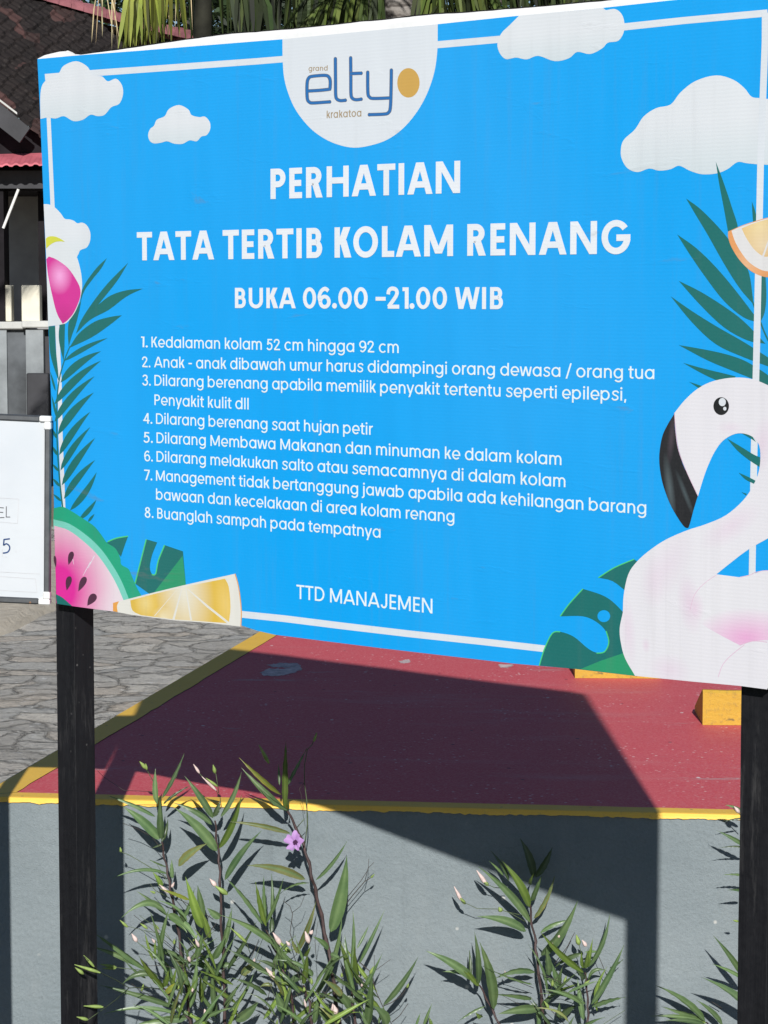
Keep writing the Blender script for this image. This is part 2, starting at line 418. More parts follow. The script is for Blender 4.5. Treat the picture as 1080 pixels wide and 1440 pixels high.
for i in range(1, 90):
    a, b = inner_left[i], inner_left[i + 1]; c, d = ol[i + 1], ol[i]
    g.add([Vector((q.x, q.y, ZS + .003)) for q in (d, a, b, c)], [(0, 1, 2, 3)])
g.add([Vector((q.x, q.y, ZS + .003)) for q in (C0 + yd * .008, inner_left[0], inner_left[1], ol[1])], [(0, 1, 2, 3)])
g.build('yellow_border', M_YEL, plat)

def scuff(pts, mat, lift):
    q = []
    n = len(pts)
    for i in range(n):
        (a, b), (c, d) = pts[i], pts[(i + 1) % n]
        for k in range(8):
            x = a + (c - a) * k / 8; y = b + (d - b) * k / 8
            q.append(at_z(x + 3.2 * noise.noise(Vector((x * .4, y * .9, 1))), y + 1.3 * noise.noise(Vector((x * .35, y * .8, 7))), ZS + lift - .003))
    g = MB(); tr = tessellate_polygon([q]); g.v = q; g.c = [(1,1,1,1)] * len(q); g.f = [list(t) for t in tr]; g.m = [0] * len(tr); g.build('bare_patch', mat, plat)
M_SC1 = plain('bare_cement', (.58, .47, .45), .85, .2, .35, 40); M_SC2 = plain('scraped_primer', (.52, .42, .41), .85, .2, .35, 50)
scuff([(366, 946), (378, 940), (398, 941), (420, 936), (425, 941), (408, 948), (388, 951), (370, 950)], M_SC1, .0055)
scuff([(374, 935), (395, 932), (420, 933), (423, 937), (404, 939), (384, 938)], M_SC2, .005)
scuff([(560, 930), (575, 927), (578, 931), (566, 933)], M_SC2, .005); scuff([(700, 934), (722, 934), (719, 938), (705, 939)], M_SC2, .005)
# wedge blocks of yellow concrete on the platform
def wedge(px, py, w, h, dp, label):
    p = at_z(px, py, ZS + .002); g = MB()
    t = thing('wheel_stop', label, 'wheel stop', (p.x, p.y, ZS + .002), math.atan2(xd.y, xd.x) * .3, 'yellow wedge blocks on the red platform')
    ax = Vector((1, 0, 0)); ax = Matrix.Rotation(math.atan2(xd.y, xd.x) * .3, 3, 'Z') @ ax; ay = Vector((-ax.y, ax.x, 0))
    b = .006
    prof = [(0, 0), (0, h - b), (b, h), (b * 2.5, h), (dp, .012), (dp, 0)]
    vs = []
    ns = 14
    for i in range(ns + 1):
        for (u, v) in prof:
            q = p + ax * (w * i / ns) + ay * u + up * v
            q += Vector((0, 1, 1)) * .0022 * noise.noise(q * 22) * (1 if v > 0 else 0); vs.append(q)
    n = len(prof); fs = []
    for i in range(ns):
        for k in range(n): fs.append((i * n + k, i * n + (k + 1) % n, (i + 1) * n + (k + 1) % n, (i + 1) * n + k))
    fs.append(list(range(n))[::-1]); fs.append([ns * n + k for k in range(n)])
    g.add(vs, fs); g.build('concrete_wedge', M_BLOCK, t); return t
wedge(988, 1019.5, .42, .087, .21, 'yellow painted wedge block on the red platform, next to the right black post')
wedge(808.5, 953.5, .24, .087, .21, 'yellow painted wedge block whose top is hidden under the lower edge of the blue sign')

# ------------------------------------------------------------------ the pool-rules sign
SA = Vector((-.6176, 4.43, 0)); SB = Vector((.557, 3.45, 0))
sx = (SB - SA).normalized(); sn = Vector((sx.y, -sx.x, 0))       # sn faces the camera
def sp(px, py, lay=0.0): return at_plane(px, py, SA, sn) + sn * (lay * .00008)
def suv(px, py):
    p = at_plane(px, py, SA, sn); return ((p - SA).dot(sx), p.z)
def uvw(u, v, lay=0.0): return SA + sx * u + Vector((0, 0, v)) + sn * (lay * .00008)
sign = thing('rules_sign', 'large blue swimming pool rules sign with flamingo and palm leaf artwork on two black posts', 'sign', SA, math.atan2(sx.y, sx.x))

def smooth_poly(pts, sub=5, closed=True):
    out = []; n = len(pts)
    P = [Vector((a[0], a[1], 0)) for a in pts]; sharp = [len(a) > 2 for a in pts]
    rng = range(n) if closed else range(n - 1)
    for i in rng:
        p1, p2 = P[i], P[(i + 1) % n]
        p0 = P[i - 1] if (closed or i > 0) else p1
        p3 = P[(i + 2) % n] if (closed or i + 2 < n) else p2
        if sharp[i]: p0 = p1 * 2 - p2
        if sharp[(i + 1) % n]: p3 = p2 * 2 - p1
        for k in range(sub):
            t = k / sub; t2 = t * t; t3 = t2 * t
            out.append(.5 * ((2 * p1) + (-p0 + p2) * t + (2 * p0 - 5 * p1 + 4 * p2 - p3) * t2 + (-p0 + 3 * p1 - 3 * p2 + p3) * t3))
    if not closed: out.append(P[-1])
    return [(q.x, q.y) for q in out]
def poly_to(g, loops, m, lay):
    L = [[Vector((x, y, 0)) for x, y in lp] for lp in loops]
    tr = tessellate_polygon(L); flat = [p for lp in L for p in lp]
    vs = [sp(p.x, p.y, lay) for p in flat]; fs = []
    for t in tr:
        a, b, c = t; n = (vs[b] - vs[a]).cross(vs[c] - vs[a])
        if n.length < 1e-12: continue
        fs.append((a, b, c) if n.dot(sn) > 0 else (a, c, b))
    g.add(vs, fs, m)
def ribbon(pts, w, lay, g, m=0):
    pts = [Vector((x, y, 0)) for x, y in pts]; vs = []; n = len(pts)
    for i, p in enumerate(pts):
        d = (pts[min(i + 1, n - 1)] - pts[max(i - 1, 0)]).normalized(); q = Vector((-d.y, d.x, 0))
        ww = w[i] if isinstance(w, (list, tuple)) else w
        vs += [sp(*(p + q * ww / 2).xy, lay), sp(*(p - q * ww / 2).xy, lay)]
    g.add(vs, [(2*i, 2*i+1, 2*i+3, 2*i+2) for i in range(n - 1)], m)
def zc(pts, s, ox, oy):     # measurements made on an enlargement
    return [(ox + a[0] / s, oy + a[1] / s) + tuple(a[2:]) for a in pts]
def ell(cx, cy, rx, ry, n=28, a0=0, a1=360):
    return [(cx + rx * math.cos(R(a0 + (a1 - a0) * i / n)), cy + ry * math.sin(R(a0 + (a1 - a0) * i / n))) for i in range(n)]

WHITE = (.60, .635, .665); TEAL = (.007, .128, .116); BLUE = (.001, .312, .73)
I_BLUE = ink('blue_banner_print', BLUE)
I_WHITE = ink('white_print', WHITE)
I_TEAL = ink('teal_print', TEAL)
I_GREEN = ink('green_print', (.018, .26, .12)); I_LIME = ink('lime_print', (.06, .50, .16))
M_BLACK = plain('black_painted_wood', (.0065, .0065, .0075), .42, .35, .5, 35, .25)
M_HEM = plain('white_vinyl_back', (.78, .78, .77), .6, .3, .05, 12, .15)
M_EDGE = plain('dark_frame_wood', (.012, .011, .010), .8, .2, .3, 30, .3)

# banner sheet, with its real slightly sagging outline
top_e = [(52.5, 83), (113, 77.5), (200, 71), (267, 65.5), (360, 58), (400, 55), (500, 45.5), (615, 34), (720, 23), (848, 11), (938, 1), (1020, -7), (1098, -15)]
bot_e = [(1079, 968), (1040, 963.2), (976, 957.5), (893, 949.5), (807, 940.5), (720, 933), (630, 922.5), (540, 912), (460, 902), (387, 892.7), (362, 887), (340, 879.8), (299, 875), (246, 870.3), (183, 863), (129, 855), (80, 848)]
left_e = [(76, 712), (71.8, 560), (66, 400), (60, 250), (56, 150)]
outline = top_e + [(1093, 250), (1088, 480), (1084, 720)] + bot_e + left_e
g = MB(); poly_to(g, [outline], 0, 0)
n_front = len(g.v)
front = [sp(x, y, 0) for x, y in outline]; back = [p - sn * .024 for p in front]; nO = len(outline)
g.add(front + back, [(i, (i + 1) % nO, nO + (i + 1) % nO, nO + i) for i in range(nO)], 1)
# rear face (bare white vinyl)
bk = MB(); poly_to(bk, [outline], 0, 0)
g.add([p - sn * .024 for p in bk.v], [f[::-1] for f in bk.f], 1)
g.build('banner', [I_BLUE, M_HEM], sign)

# the white hem that is folded over the top of the frame, and the dark batten behind it
hem_up = [(53, 82), (62, 77.5), (84, 72.5), (95, 71.5), (104, 76.2), (113, 77), (130, 74.6), (165, 70.3), (200, 65), (240, 59), (290, 52), (325, 47.5), (360, 45), (410, 41), (470, 35), (505, 30.8), (540, 28), (580, 23), (620, 19.6), (650, 18.2), (720, 12.5), (770, 8.6), (813, 4.5), (853, 1), (930, -7), (1010, -15.5), (1096, -24)]
def interp(line, x):
    for (a, b), (c, d) in zip(line, line[1:]):
        if a <= x <= c: return b + (d - b) * (x - a) / (c - a)
    return line[-1][1]
g = MB(); vs = []; xs = sorted({round(53 + i * 9.0, 1) for i in range(116)} | {p[0] for p in hem_up})
for x in xs:
    y0 = interp(top_e, max(53, x)) ; y1 = min(y0 - .4, interp(hem_up, x) + .5 * noise.noise(Vector((x * .06, 0, 0))))
    ym = (y0 + y1) / 2
    vs += [sp(x, y0 + .5, -1.5), sp(x, ym, -4 - 2 * noise.noise(Vector((x * .03, 3, 0)))), sp(x, y1, -14), sp(x, y1 + 1, -60)]
n = len(xs)
g.add(vs, [(4*i+k, 4*i+4+k, 4*i+5+k, 4*i+1+k) for i in range(n - 1) for k in range(3)])
fold = [sp(88, 79.5, -1), sp(90, 72.8, 2), sp(95.5, 71, 4), sp(102, 73.6, 6), sp(109, 78, 1)]
g.add(fold, [(0, 1, 2, 3, 4)])
g.build('folded_hem', M_HEM, sign)
g = MB()
for (a, b) in zip(hem_up[5:], hem_up[6:]):
    j0 = .9 * noise.noise(Vector((a[0] * .11, 7, 0))); j1 = .9 * noise.noise(Vector((b[0] * .11, 7, 0)))
    p0 = sp(a[0], a[1] - 1.8 + j0, -16); p1 = sp(b[0], b[1] - 1.8 + j1, -16)
    g.add([p0, p1, p1 - sn * .022, p0 - sn * .022, p0 - up * .03, p1 - up * .03, p1 - up * .03 - sn * .022, p0 - up * .03 - sn * .022],
          [(0, 1, 2, 3), (4, 5, 1, 0), (3, 2, 6, 7)])
g.build('top_batten', M_EDGE, sign)

# dark side rail of the frame, peeping out along the lower left edge
g = MB(); a = sp(71.2, 610); b_ = sp(72.5, 852); c_ = sp(90, 852); d_ = sp(88, 610)
g.add([p - sn * .025 for p in (a, b_, c_, d_)] + [p - sn * .05 for p in (a, b_, c_, d_)], [(0, 1, 2, 3), (7, 6, 5, 4), (0, 4, 5, 1), (1, 5, 6, 2), (2, 6, 7, 3), (3, 7, 4, 0)])
g.build('side_rail', M_EDGE, sign)
# posts: square timber behind the banner, faces parallel to it
PW = .049
def post(u, zt):
    g = MB(); o = uvw(u, -.3) - sn * (.026 + PW)
    # a square length with small edge wear: stacked rings
    nseg = 40; vs = []; H = zt + .3
    for i in range(nseg + 1):
        for (a, b) in ((0, .0004), (.0004, 0), (PW - .0004, 0), (PW, .0004), (PW, PW - .0004), (PW - .0004, PW), (.0004, PW), (0, PW - .0004)):
            p = o + sx * a + sn * (PW - b) + up * (H * i / nseg)
            p += (sx + sn) * .0012 * noise.noise(p * 9); vs.append(p)
    fs = [(i*8+k, i*8+(k+1) % 8, (i+1)*8+(k+1) % 8, (i+1)*8+k) for i in range(nseg) for k in range(8)]
    fs.append([nseg*8+k for k in range(8)])
    g.add(vs, fs)
    g.build('post', M_POST, sign)
def m_post():
    t = NT('weathered_black_paint'); n = t.noise(t.co((1, 1, .08)), 60, 5, .7); f = t.noise(t.co(), 70, 5, .7)
    c = t.mix(t.ramp(n, [(.3, 0), (.75, 1)]), (.0045, .0045, .006), (.011, .011, .013))
    c = t.mix(t.ramp(t.noise(t.co((1, 1, .12), (3, 1, 0)), 34, 6, .75), [(.56, 0), (.70, .55)]), c, (.06, .058, .057))
    s_ = t.voro(t.co(), 48, 'F1', 'Distance'); m = t.ramp(t.noise(t.co((1, 1, .6)), 6, 3, .6), [(.52, 0), (.6, 1)])
    c = t.mix(t.math('MULTIPLY', t.ramp(s_, [(.05, .7), (.13, 0)]), m), c, (.20, .19, .18))
    t.base(c); t.rough(t.ramp(f, [(.3, .42), (.7, .68)]), .35); t.bump(n, .35, .004); return t.mat
M_POST = m_post()
uL = (at_plane(81.5, 1100, SA - sn * .026, sn) - SA).dot(sx); post(uL, 2.03)
uR = (at_plane(1039.5, 1200, SA - sn * .026, sn) - SA).dot(sx); post(uR, 2.03)
zl = suv(600, 60)[1]

# white border line of the print
g = MB()
ribbon([(63.3, 108.5), (128, 103), (240, 95), (360, 86.3), (400, 83)], 9, 1, g)
g.build('border_line', I_WHITE, sign)
g = MB()
ribbon([(614, 63), (703, 55.2), (780, 47.5), (880, 37.6), (960, 29), (1079.5, 18.2)], 10, 1, g)
g.build('border_line', I_WHITE, sign)
g = MB()
ribbon([(66.5, 108), (68.5, 167), (74, 290), (80.5, 459), (84, 540), (85.2, 613), (88.6, 696), (89.5, 720)], [5.6, 5.6, 5.8, 5.8, 5.6, 6, 5.4, 5.4], 1.2, g)
g.build('border_line', I_WHITE, sign)
g = MB()
ribbon([(1076.3, 18), (1076, 60), (1073.5, 125), (1070, 215), (1068.5, 290), (1064.5, 478), (1060.5, 640), (1058, 800), (1057.5, 830)], 9.4, 4, g)
g.build('border_line', I_WHITE, sign)
g = MB()
ribbon([(336, 863.5), (400, 870), (480, 880), (573, 891), (680, 902.5), (770, 912.8)], 9.5, 1, g)
g.build('border_line', I_WHITE, sign)

# clouds
def vv(py, px=500): return suv(px, py)[1]
def cloud(pts, lay, name='cloud_print'):
    ys = [p[1] for p in pts]; xm = sum(p[0] for p in pts) / len(pts)
    z0, z1 = vv(max(ys), xm), vv(min(ys), xm)
    mt = ink('cloud_white_print', (.535, .595, .615), lin=(z0, z0 + (z1 - z0) * .55, (.62, .645, .665)))
    g = MB(); poly_to(g, [smooth_poly(pts, 4)], 0, lay); return g.build(name, mt, sign)
cloud(zc([(171, 502, 1), (171, 395), (188, 345), (245, 312), (268, 278), (322, 258), (370, 282), (390, 318), (430, 322), (455, 343), (490, 332), (515, 360), (519, 400), (503, 438), (470, 452), (442, 484), (412, 490), (382, 484), (350, 505), (310, 511), (270, 490), (235, 500), (200, 496)], 3, 0, 0), 2)
cloud(zc([(625, 570), (633, 545), (650, 530), (662, 505), (695, 490), (713, 460), (755, 443), (795, 462), (808, 485), (840, 494), (865, 492), (885, 515), (887, 545), (872, 570), (850, 576), (830, 596), (800, 592), (770, 607), (735, 606), (705, 596), (680, 602), (650, 605), (632, 594)], 3, 0, 0), 2)
cloud([(730, 22.0, 1), (716, 36), (705, 47), (699.5, 62), (703, 75), (711, 83), (720, 82), (727, 81), (741, 83.5), (757, 78.5), (780, 86), (800, 82), (812, 73), (830, 76), (847, 68), (855, 60), (870, 57), (878, 42), (876, 23), (866, 13), (852, 14.2, 1), (848, 11.1, 1)], 2)
cloud([(1089, 140, 1), (1086, 232, 1), (1065, 231), (1050, 229.5), (1037, 228), (1023, 238), (1007, 244), (987, 245), (970, 240), (955, 233), (943, 238), (927, 240), (913, 237), (897, 242), (883, 237), (875, 225), (873, 212), (877, 197), (893, 182), (905, 164), (923, 152), (943, 147), (957, 130), (978, 114), (1007, 106), (1031, 112), (1047, 124), (1057, 136), (1070, 138)], 2)
cloud([(61.5, 287, 1), (69, 287.5), (77, 291.5), (85.5, 300), (91, 307.5), (98, 308.5), (104, 310.5), (109, 314), (115.5, 313), (122.3, 317), (127, 327), (126.7, 339), (122, 348), (113, 352), (109, 360), (95, 380), (66, 380, 1)], 2.4)

# palm fronds of the print
def leaflet(b, t, w, bend=0.0, k=.45):
    b = Vector((*b, 0)); t = Vector((*t, 0)); d = t - b; q = Vector((-d.y, d.x, 0)).normalized(); A = []; Bq = []
    n = 9
    for i in range(n + 1):
        s = i / n; c = b + d * s + q * bend * 4 * s * (1 - s)
        ww = w * (math.sin(math.pi * min(1, s ** (.75 if k < .5 else 1.2))) ** .9) / 2
        A.append(((c + q * ww).x, (c + q * ww).y)); Bq.append(((c - q * ww).x, (c - q * ww).y))
    return A + Bq[1:-1][::-1]
Z4 = lambda *p: zc(p, 4.5, 0, 250)
Z5 = lambda *p: zc(p, 4.1125, 0, 550)
g = MB(); ly = 3
def lf(b, t, w, bend=0, lay=3): 
    global g
    poly_to(g, [leaflet(b, t, w * .74, bend)], 0, lay)
poly_to(g, [smooth_poly(Z4((677, 508, 1), (612, 570), (545, 660), (516, 720, 1), (500, 860, 1), (525, 735), (580, 650), (640, 575)), 4)], 0, 2.6)
poly_to(g, [smooth_poly(Z4((480, 988, 1), (515, 900), (590, 785), (685, 665), (812, 537, 1), (740, 655), (622, 803, 1), (700, 745), (800, 712), (903, 702, 1), (800, 752), (690, 835), (570, 900)), 4)], 0, 3)
poly_to(g, [smooth_poly(Z4((437, 1078, 1), (500, 985), (600, 910), (700, 880), (772, 870, 1), (690, 935), (580, 1010)), 4)], 0, 3.1)
lf(*Z4((405, 1160), (682, 1014)), 9.5, -2.5, 3.2)
lf(*Z4((383, 1296), (640, 1097)), 15, -5, 3.3)
poly_to(g, [smooth_poly(Z4((435, 1070, 1), (430, 980), (437, 910), (470, 860), (512, 780), (500, 850), (480, 930), (455, 1000)), 4)], 0, 2.7)
poly_to(g, [smooth_poly(Z4((403, 1160, 1), (378, 1060), (372, 990), (378, 925, 1), (412, 920, 1), (410, 1000), (408, 1090)), 4)], 0, 2.8)
poly_to(g, [smooth_poly(Z4((374, 1292, 1), (335, 1180), (316, 1090), (308, 940, 1), (350, 938, 1), (354, 1080), (366, 1200)), 4)], 0, 2.9)
lf(*Z4((352, 1350), (318, 1225)), 4, 0, 2.95)
for i, (b, t, w, bd) in enumerate([((345, 1500 - 66), (640, 1157), 15, -5), ((345, 1545), (600, 1255), 14, -4.5)]):
    lf(*Z4(b, t), w, bd, 3.35 + .03 * i)
for i, (b, t, w, bd) in enumerate([((336, 252), (543, 8), 15.5, -4.5), ((343, 370), (524, 118), 13.5, -3.5), ((350, 460), (523, 207), 12, -3), ((358, 546), (551, 270), 14, -3), ((370, 624), (551, 398), 13, -3), ((405, 690), (560, 468), 12, 3.2), ((460, 742), (558, 628), 9, 1.5), ((510, 755), (547, 710), 5, 0)]):
    lf(*Z5(b, t), w, bd, 3.45 + .03 * i)
for i, (b, t, w) in enumerate([((330, 160), (298, 20), 4.5), ((330, 275), (300, 215), 5), ((333, 372), (300, 315), 5.5), ((340, 463), (302, 420), 5), ((347, 552), (304, 503), 5.5), ((354, 636), (308, 595), 5)]):
    lf(*Z5(b, t), w, 0, 2.5 + .02 * i)
ribbon(smooth_poly([(98.5, 487), (91, 506), (84, 531), (80.6, 560), (80, 600), (81.5, 640), (84.5, 680), (88.5, 716)], 5, False), [1.5 + i * .02 for i in range(36)], 3.9, g)
g.build('palm_frond_print', I_TEAL, sign); g = MB()
# right frond
Z6 = lambda *p: zc(p, 3.6, 840, 200)
for i, P in enumerate([
  [(600, 98, 1), (640, 205), (680, 325), (712, 440), (665, 470, 1), (642, 340), (618, 215)],
  [(450, 285, 1), (530, 345), (640, 460), (720, 570), (768, 660), (792, 822, 1), (720, 738), (640, 612), (560, 470), (500, 370)],
  [(405, 467, 1), (500, 535), (600, 632), (700, 750), (826, 915, 1), (740, 886), (640, 802), (540, 672), (460, 555)],
  [(413, 702, 1), (520, 755), (640, 830), (740, 905), (852, 1020, 1), (760, 1003), (640, 936), (520, 822)],
  [(372, 780, 1), (480, 855), (600, 930), (740, 1010), (866, 1090, 1), (880, 1140, 1), (740, 1088), (600, 1022), (480, 912)],
  [(413, 1027, 1), (520, 1045), (640, 1070), (740, 1103), (830, 1155), (885, 1195, 1), (885, 1255, 1), (820, 1213), (700, 1163), (560, 1105)],
  [(435, 1117, 1), (540, 1146), (640, 1170), (700, 1185, 1), (690, 1230, 1), (605, 1205), (520, 1165)],
  [(465, 1213, 1), (500, 1224), (560, 1245, 1), (540, 1262, 1), (500, 1236)],
  [(783, 300, 1), (800, 350), (812, 410, 1), (790, 420, 1), (785, 350)],
  [(800, 670, 1), (806, 760), (816, 850), (827, 910, 1), (848, 860), (856, 780), (852, 670, 1)],
  ]):
    poly_to(g, [smooth_poly(Z6(*P), 4)], 0, 2.6 + .08 * i)
ribbon(smooth_poly(Z6((770, 760), (795, 830), (827, 912), (850, 970), (890, 1050)), 5, False), 2.2, 3.7, g)
g.build('palm_frond_print', I_TEAL, sign); g = MB()
# leaves seen through the loop of the flamingo's neck
Z7 = lambda *p: zc(p, 3.13, 740, 520)
for i, P in enumerate([[(886, 303, 1), (940, 335), (1000, 372), (1030, 385, 1), (1032, 430, 1), (985, 400), (930, 355)],
                       [(936, 453, 1), (975, 470), (1010, 488, 1), (1003, 502, 1), (965, 482)],
                       [(948, 538, 1), (972, 546, 1), (968, 553, 1)],
                       [(950, 280, 1), (990, 284, 1), (1012, 318, 1), (985, 300)]]):
    poly_to(g, [smooth_poly(Z7(*P), 3)], 0, 4.6 + .08 * i)
g.build('palm_frond_print', I_TEAL, sign)

# monstera leaves
Z8 = lambda *p: zc(p, 3.176, 60, 690)
g = MB()
poly_to(g, [smooth_poly(Z8((285, 232, 1), (330, 212), (382, 203, 1), (365, 250), (350, 295, 1), (320, 262)), 3)], 0, 3)
poly_to(g, [smooth_poly(Z8((413, 415, 1), (437, 320), (463, 217, 1), (512, 231, 1), (490, 285), (479, 340), (488, 371), (504, 370), (517, 310), (545, 243, 1), (627, 271, 1), (641, 430, 1), (490, 470, 1)), 3)], 0, 3)
poly_to(g, [Z8((626, 290), (641, 430), (490, 470), (500, 452))], 1, 3.5)
for a in ([(413, 415), (437, 320), (463, 217)], [(488, 374), (505, 371), (517, 312), (545, 243)], [(290, 228), (330, 212), (382, 203)]):
    ribbon(smooth_poly(Z8(*a), 4, False), 1.7, 3.8, g, 2)
g.build('monstera_print', [I_TEAL, I_GREEN, I_LIME], sign); g = MB()
poly_to(g, [smooth_poly(Z7((318, 915, 1), (390, 870), (475, 834, 1), (500, 850, 1), (440, 975, 1), (380, 930)), 3)], 0, 3)
out_ = smooth_poly(Z7((58, 1302, 1), (80, 1230), (115, 1160, 1), (150, 1153), (210, 1175), (270, 1225), (310, 1245), (345, 1240), (363, 1200), (350, 1150), (310, 1110), (250, 1085), (153, 1085, 1), (190, 1030), (250, 964, 1), (330, 990), (380, 1020), (435, 1075, 1), (445, 1250, 1), (490, 1349, 1), (210, 1316, 1)), 4)
poly_to(g, [out_, ell(740 + 342/3.13, 520 + 1084/3.13, 9, 8.5, 18)[::-1]], 0, 3)
poly_to(g, [Z7((240, 1317), (330, 1280), (440, 1243), (490, 1348))], 1, 3.5)
for a in ([(58, 1302), (80, 1230), (115, 1160), (150, 1153)], [(150, 1085), (190, 1030), (250, 964)], [(318, 915), (390, 870), (475, 834)], [(310, 1247), (345, 1241), (364, 1200), (352, 1150)]):
    ribbon(smooth_poly(Z7(*a), 4, False), 1.6, 3.8, g, 2)
g.build('monstera_print', [I_TEAL, I_GREEN, I_LIME], sign)

# beach ball
u1, v1 = suv(88, 395)
I_MAG = ink('magenta_print', (.56, .028, .25), [(*suv(84, 388), .035, .035, 0, (.80, .38, .66), .9), (*suv(92, 447), .03, .03, 0, (.40, .02, .17), .6)])
I_LEM = ink('yellow_green_print', (.55, .56, .05))
I_BALL = ink('white_ball_print', (.60, .63, .64), [(*suv(60, 452), .06, .05, 0, (.55, .62, .64), .7)])
g = MB()
poly_to(g, [smooth_poly(Z4((292, 450, 1), (320, 425), (365, 405), (410, 410), (470, 468), (500, 540), (519, 640), (516, 730), (482, 838), (430, 910), (390, 928), (306, 940, 1)), 4)], 0, 5)
poly_to(g, [smooth_poly(Z4((291, 385, 1), (310, 372), (345, 371), (380, 384), (412, 404, 1), (360, 404), (322, 422), (293, 448, 1)), 4)], 1, 5.2)
poly_to(g, [smooth_poly(Z4((294, 515, 1), (310, 498, 1), (360, 518), (430, 570), (480, 640), (508, 700), (507, 760), (470, 850), (430, 900), (398, 924, 1), (362, 860), (335, 760), (306, 620)), 4)], 2, 5.4)
g.build('beach_ball_print', [I_BALL, I_LEM, I_MAG], sign)

# watermelon slice
wc = suv(88, 815); 
I_RIND = ink('rind_green_print', (.012, .31, .17), [(*suv(140, 745), .06, .05, 0, (.01, .20, .11), .4)])
I_RINDL = ink('rind_pale_print', (.16, .52, .42))
I_PINK = ink('watermelon_pink_print', (.66, .58, .61), [(*suv(84, 826), .15, .145, 0, (.62, .020, .27), 1.35), (*suv(165, 860), .06, .05, 0, (.66, .55, .60), .7)])
I_SEED = ink('seed_print', (.07, .02, .045), [])
g = MB()
poly_to(g, [smooth_poly(Z8((50, 78, 1), (90, 72), (130, 92), (180, 124), (232, 160), (268, 205), (288, 233), (325, 258), (347, 300), (352, 330), (384, 350), (400, 385), (420, 430), (442, 470, 1), (340, 500, 1), (200, 260), (48, 140, 1)), 4)], 0, 4)
poly_to(g, [smooth_poly(Z8((49, 128, 1), (120, 148), (200, 202), (262, 262), (312, 332), (352, 402), (386, 484, 1), (340, 500, 1), (200, 290), (49, 170, 1)), 4)], 1, 4.3)
poly_to(g, [smooth_poly(Z8((52, 156, 1), (118, 178), (190, 232), (250, 292), (305, 372), (336, 430), (362, 490, 1), (320, 540, 1), (220, 527, 1), (130, 515, 1), (62, 503, 1)), 4)], 2, 4.6)
for i, (bx, by, tx, ty, w) in enumerate([(133, 272, 116, 332, 24), (122, 382, 108, 446, 26), (192, 385, 160, 450, 28), (236, 462, 200, 514, 34), (54, 290, 60, 345, 12)]):
    b = Vector((*Z8((bx, by))[0], 0)); t = Vector((*Z8((tx, ty))[0], 0)); w /= 3.176
    d = t - b; q = Vector((-d.y, d.x, 0)).normalized(); pts = []
    for k in range(20):
        a = 2 * math.pi * k / 20; s = .5 - .5 * math.cos(a); ww = math.sin(a) * w / 2 * (1 - s) ** .55 * 1.35
        p = b + d * s + q * ww; pts.append((p.x, p.y))
    poly_to(g, [pts], 3, 4.9)
poly_to(g, [smooth_poly(Z8((60, 462, 1), (90, 478), (132, 515, 1), (64, 505, 1)), 3)], 4, 5)
for a in ([(140, 330), (128, 275)], [(205, 345), (232, 290)], [(180, 380), (215, 318)]):
    ribbon(Z8(*a), [.4, 1.1], 4.85, g, 5)
g.build('watermelon_print', [I_RIND, I_RINDL, I_PINK, I_SEED, I_TEAL, I_WHITE], sign)

# lemon wedge
I_PITH = ink('lemon_pith_print', (.64, .63, .57))
I_FLESH = ink('lemon_flesh_print', (.62, .41, .055), [(*suv(258, 830), .075, .11, .2, (.66, .63, .52), 1.1), (*suv(205, 848), .03, .03, 0, (.74, .60, .25), .8), (*suv(318, 850), .03, .06, .2, (.72, .52, .16), .8), (*suv(230, 868), .03, .02, 0, (.70, .64, .45), .8)])
I_PEEL = ink('orange_peel_print', (.66, .30, .06))
g = MB()
poly_to(g, [smooth_poly(Z8((315, 501, 1), (500, 454), (640, 420), (860, 371, 1), (876, 430), (888, 530), (886, 607, 1), (760, 592, 1), (590, 579, 1), (400, 555, 1), (315, 538, 1)), 3)], 0, 6)
poly_to(g, [smooth_poly(Z8((392, 490, 1), (500, 461), (640, 428), (815, 393, 1), (832, 430), (840, 520), (832, 592, 1), (590, 575, 1), (440, 556, 1), (402, 535)), 3)], 1, 6.3)
for a, w in (([(622, 440), (585, 576)], 3.2), ([(640, 436), (664, 578)], 2.6), ([(650, 440), (735, 515), (835, 594)], 3.0), ([(600, 442), (500, 560)], 1.0)):
    ribbon(Z8(*a), [w * .4] + [w] * (len(a) - 1), 6.6, g, 0)
poly_to(g, [smooth_poly(Z8((315, 501, 1), (342, 494, 1), (333, 515), (336, 542, 1), (315, 538, 1)), 3)], 2, 6.7)
ribbon(smooth_poly(Z8((860, 371), (876, 430), (888, 530), (886, 607)), 4, False), 1.3, 6.8, g, 2)
g.build('lemon_print', [I_PITH, I_FLESH, I_PEEL], sign)

# orange slice on the right edge
I_OPITH = ink('orange_pith_print', (.63, .62, .61))
I_OFL = ink('orange_flesh_print', (.62, .36, .09), [(*suv(1068, 318), .06, .035, .3, (.72, .60, .34), .9), (*suv(1075, 345), .05, .03, .3, (.70, .62, .45), .7)])
I_OPEEL = ink('orange_skin_print', (.66, .29, .10), [(*suv(1050, 372), .05, .03, .5, (.70, .44, .26), .7)])
g = MB()
poly_to(g, [smooth_poly(Z6((663, 452, 1), (740, 419), (830, 390), (893, 374, 1), (893, 684, 1), (840, 680), (778, 652), (722, 598), (682, 535), (664, 485)), 4)], 0, 5)
poly_to(g, [smooth_poly(Z6((680, 448, 1), (740, 422), (830, 394), (893, 378, 1), (893, 655, 1), (835, 648), (772, 610), (728, 556), (697, 500)), 4)], 1, 5.3)
poly_to(g, [smooth_poly(Z6((731, 436, 1), (800, 408), (893, 382, 1), (893, 566, 1), (850, 580), (800, 548), (758, 490)), 4)], 2, 5.6)
ribbon(Z6((893, 430), (835, 590)), [1, 3], 5.9, g, 1)
g.build('orange_slice_print', [I_OPEEL, I_OPITH, I_OFL], sign)

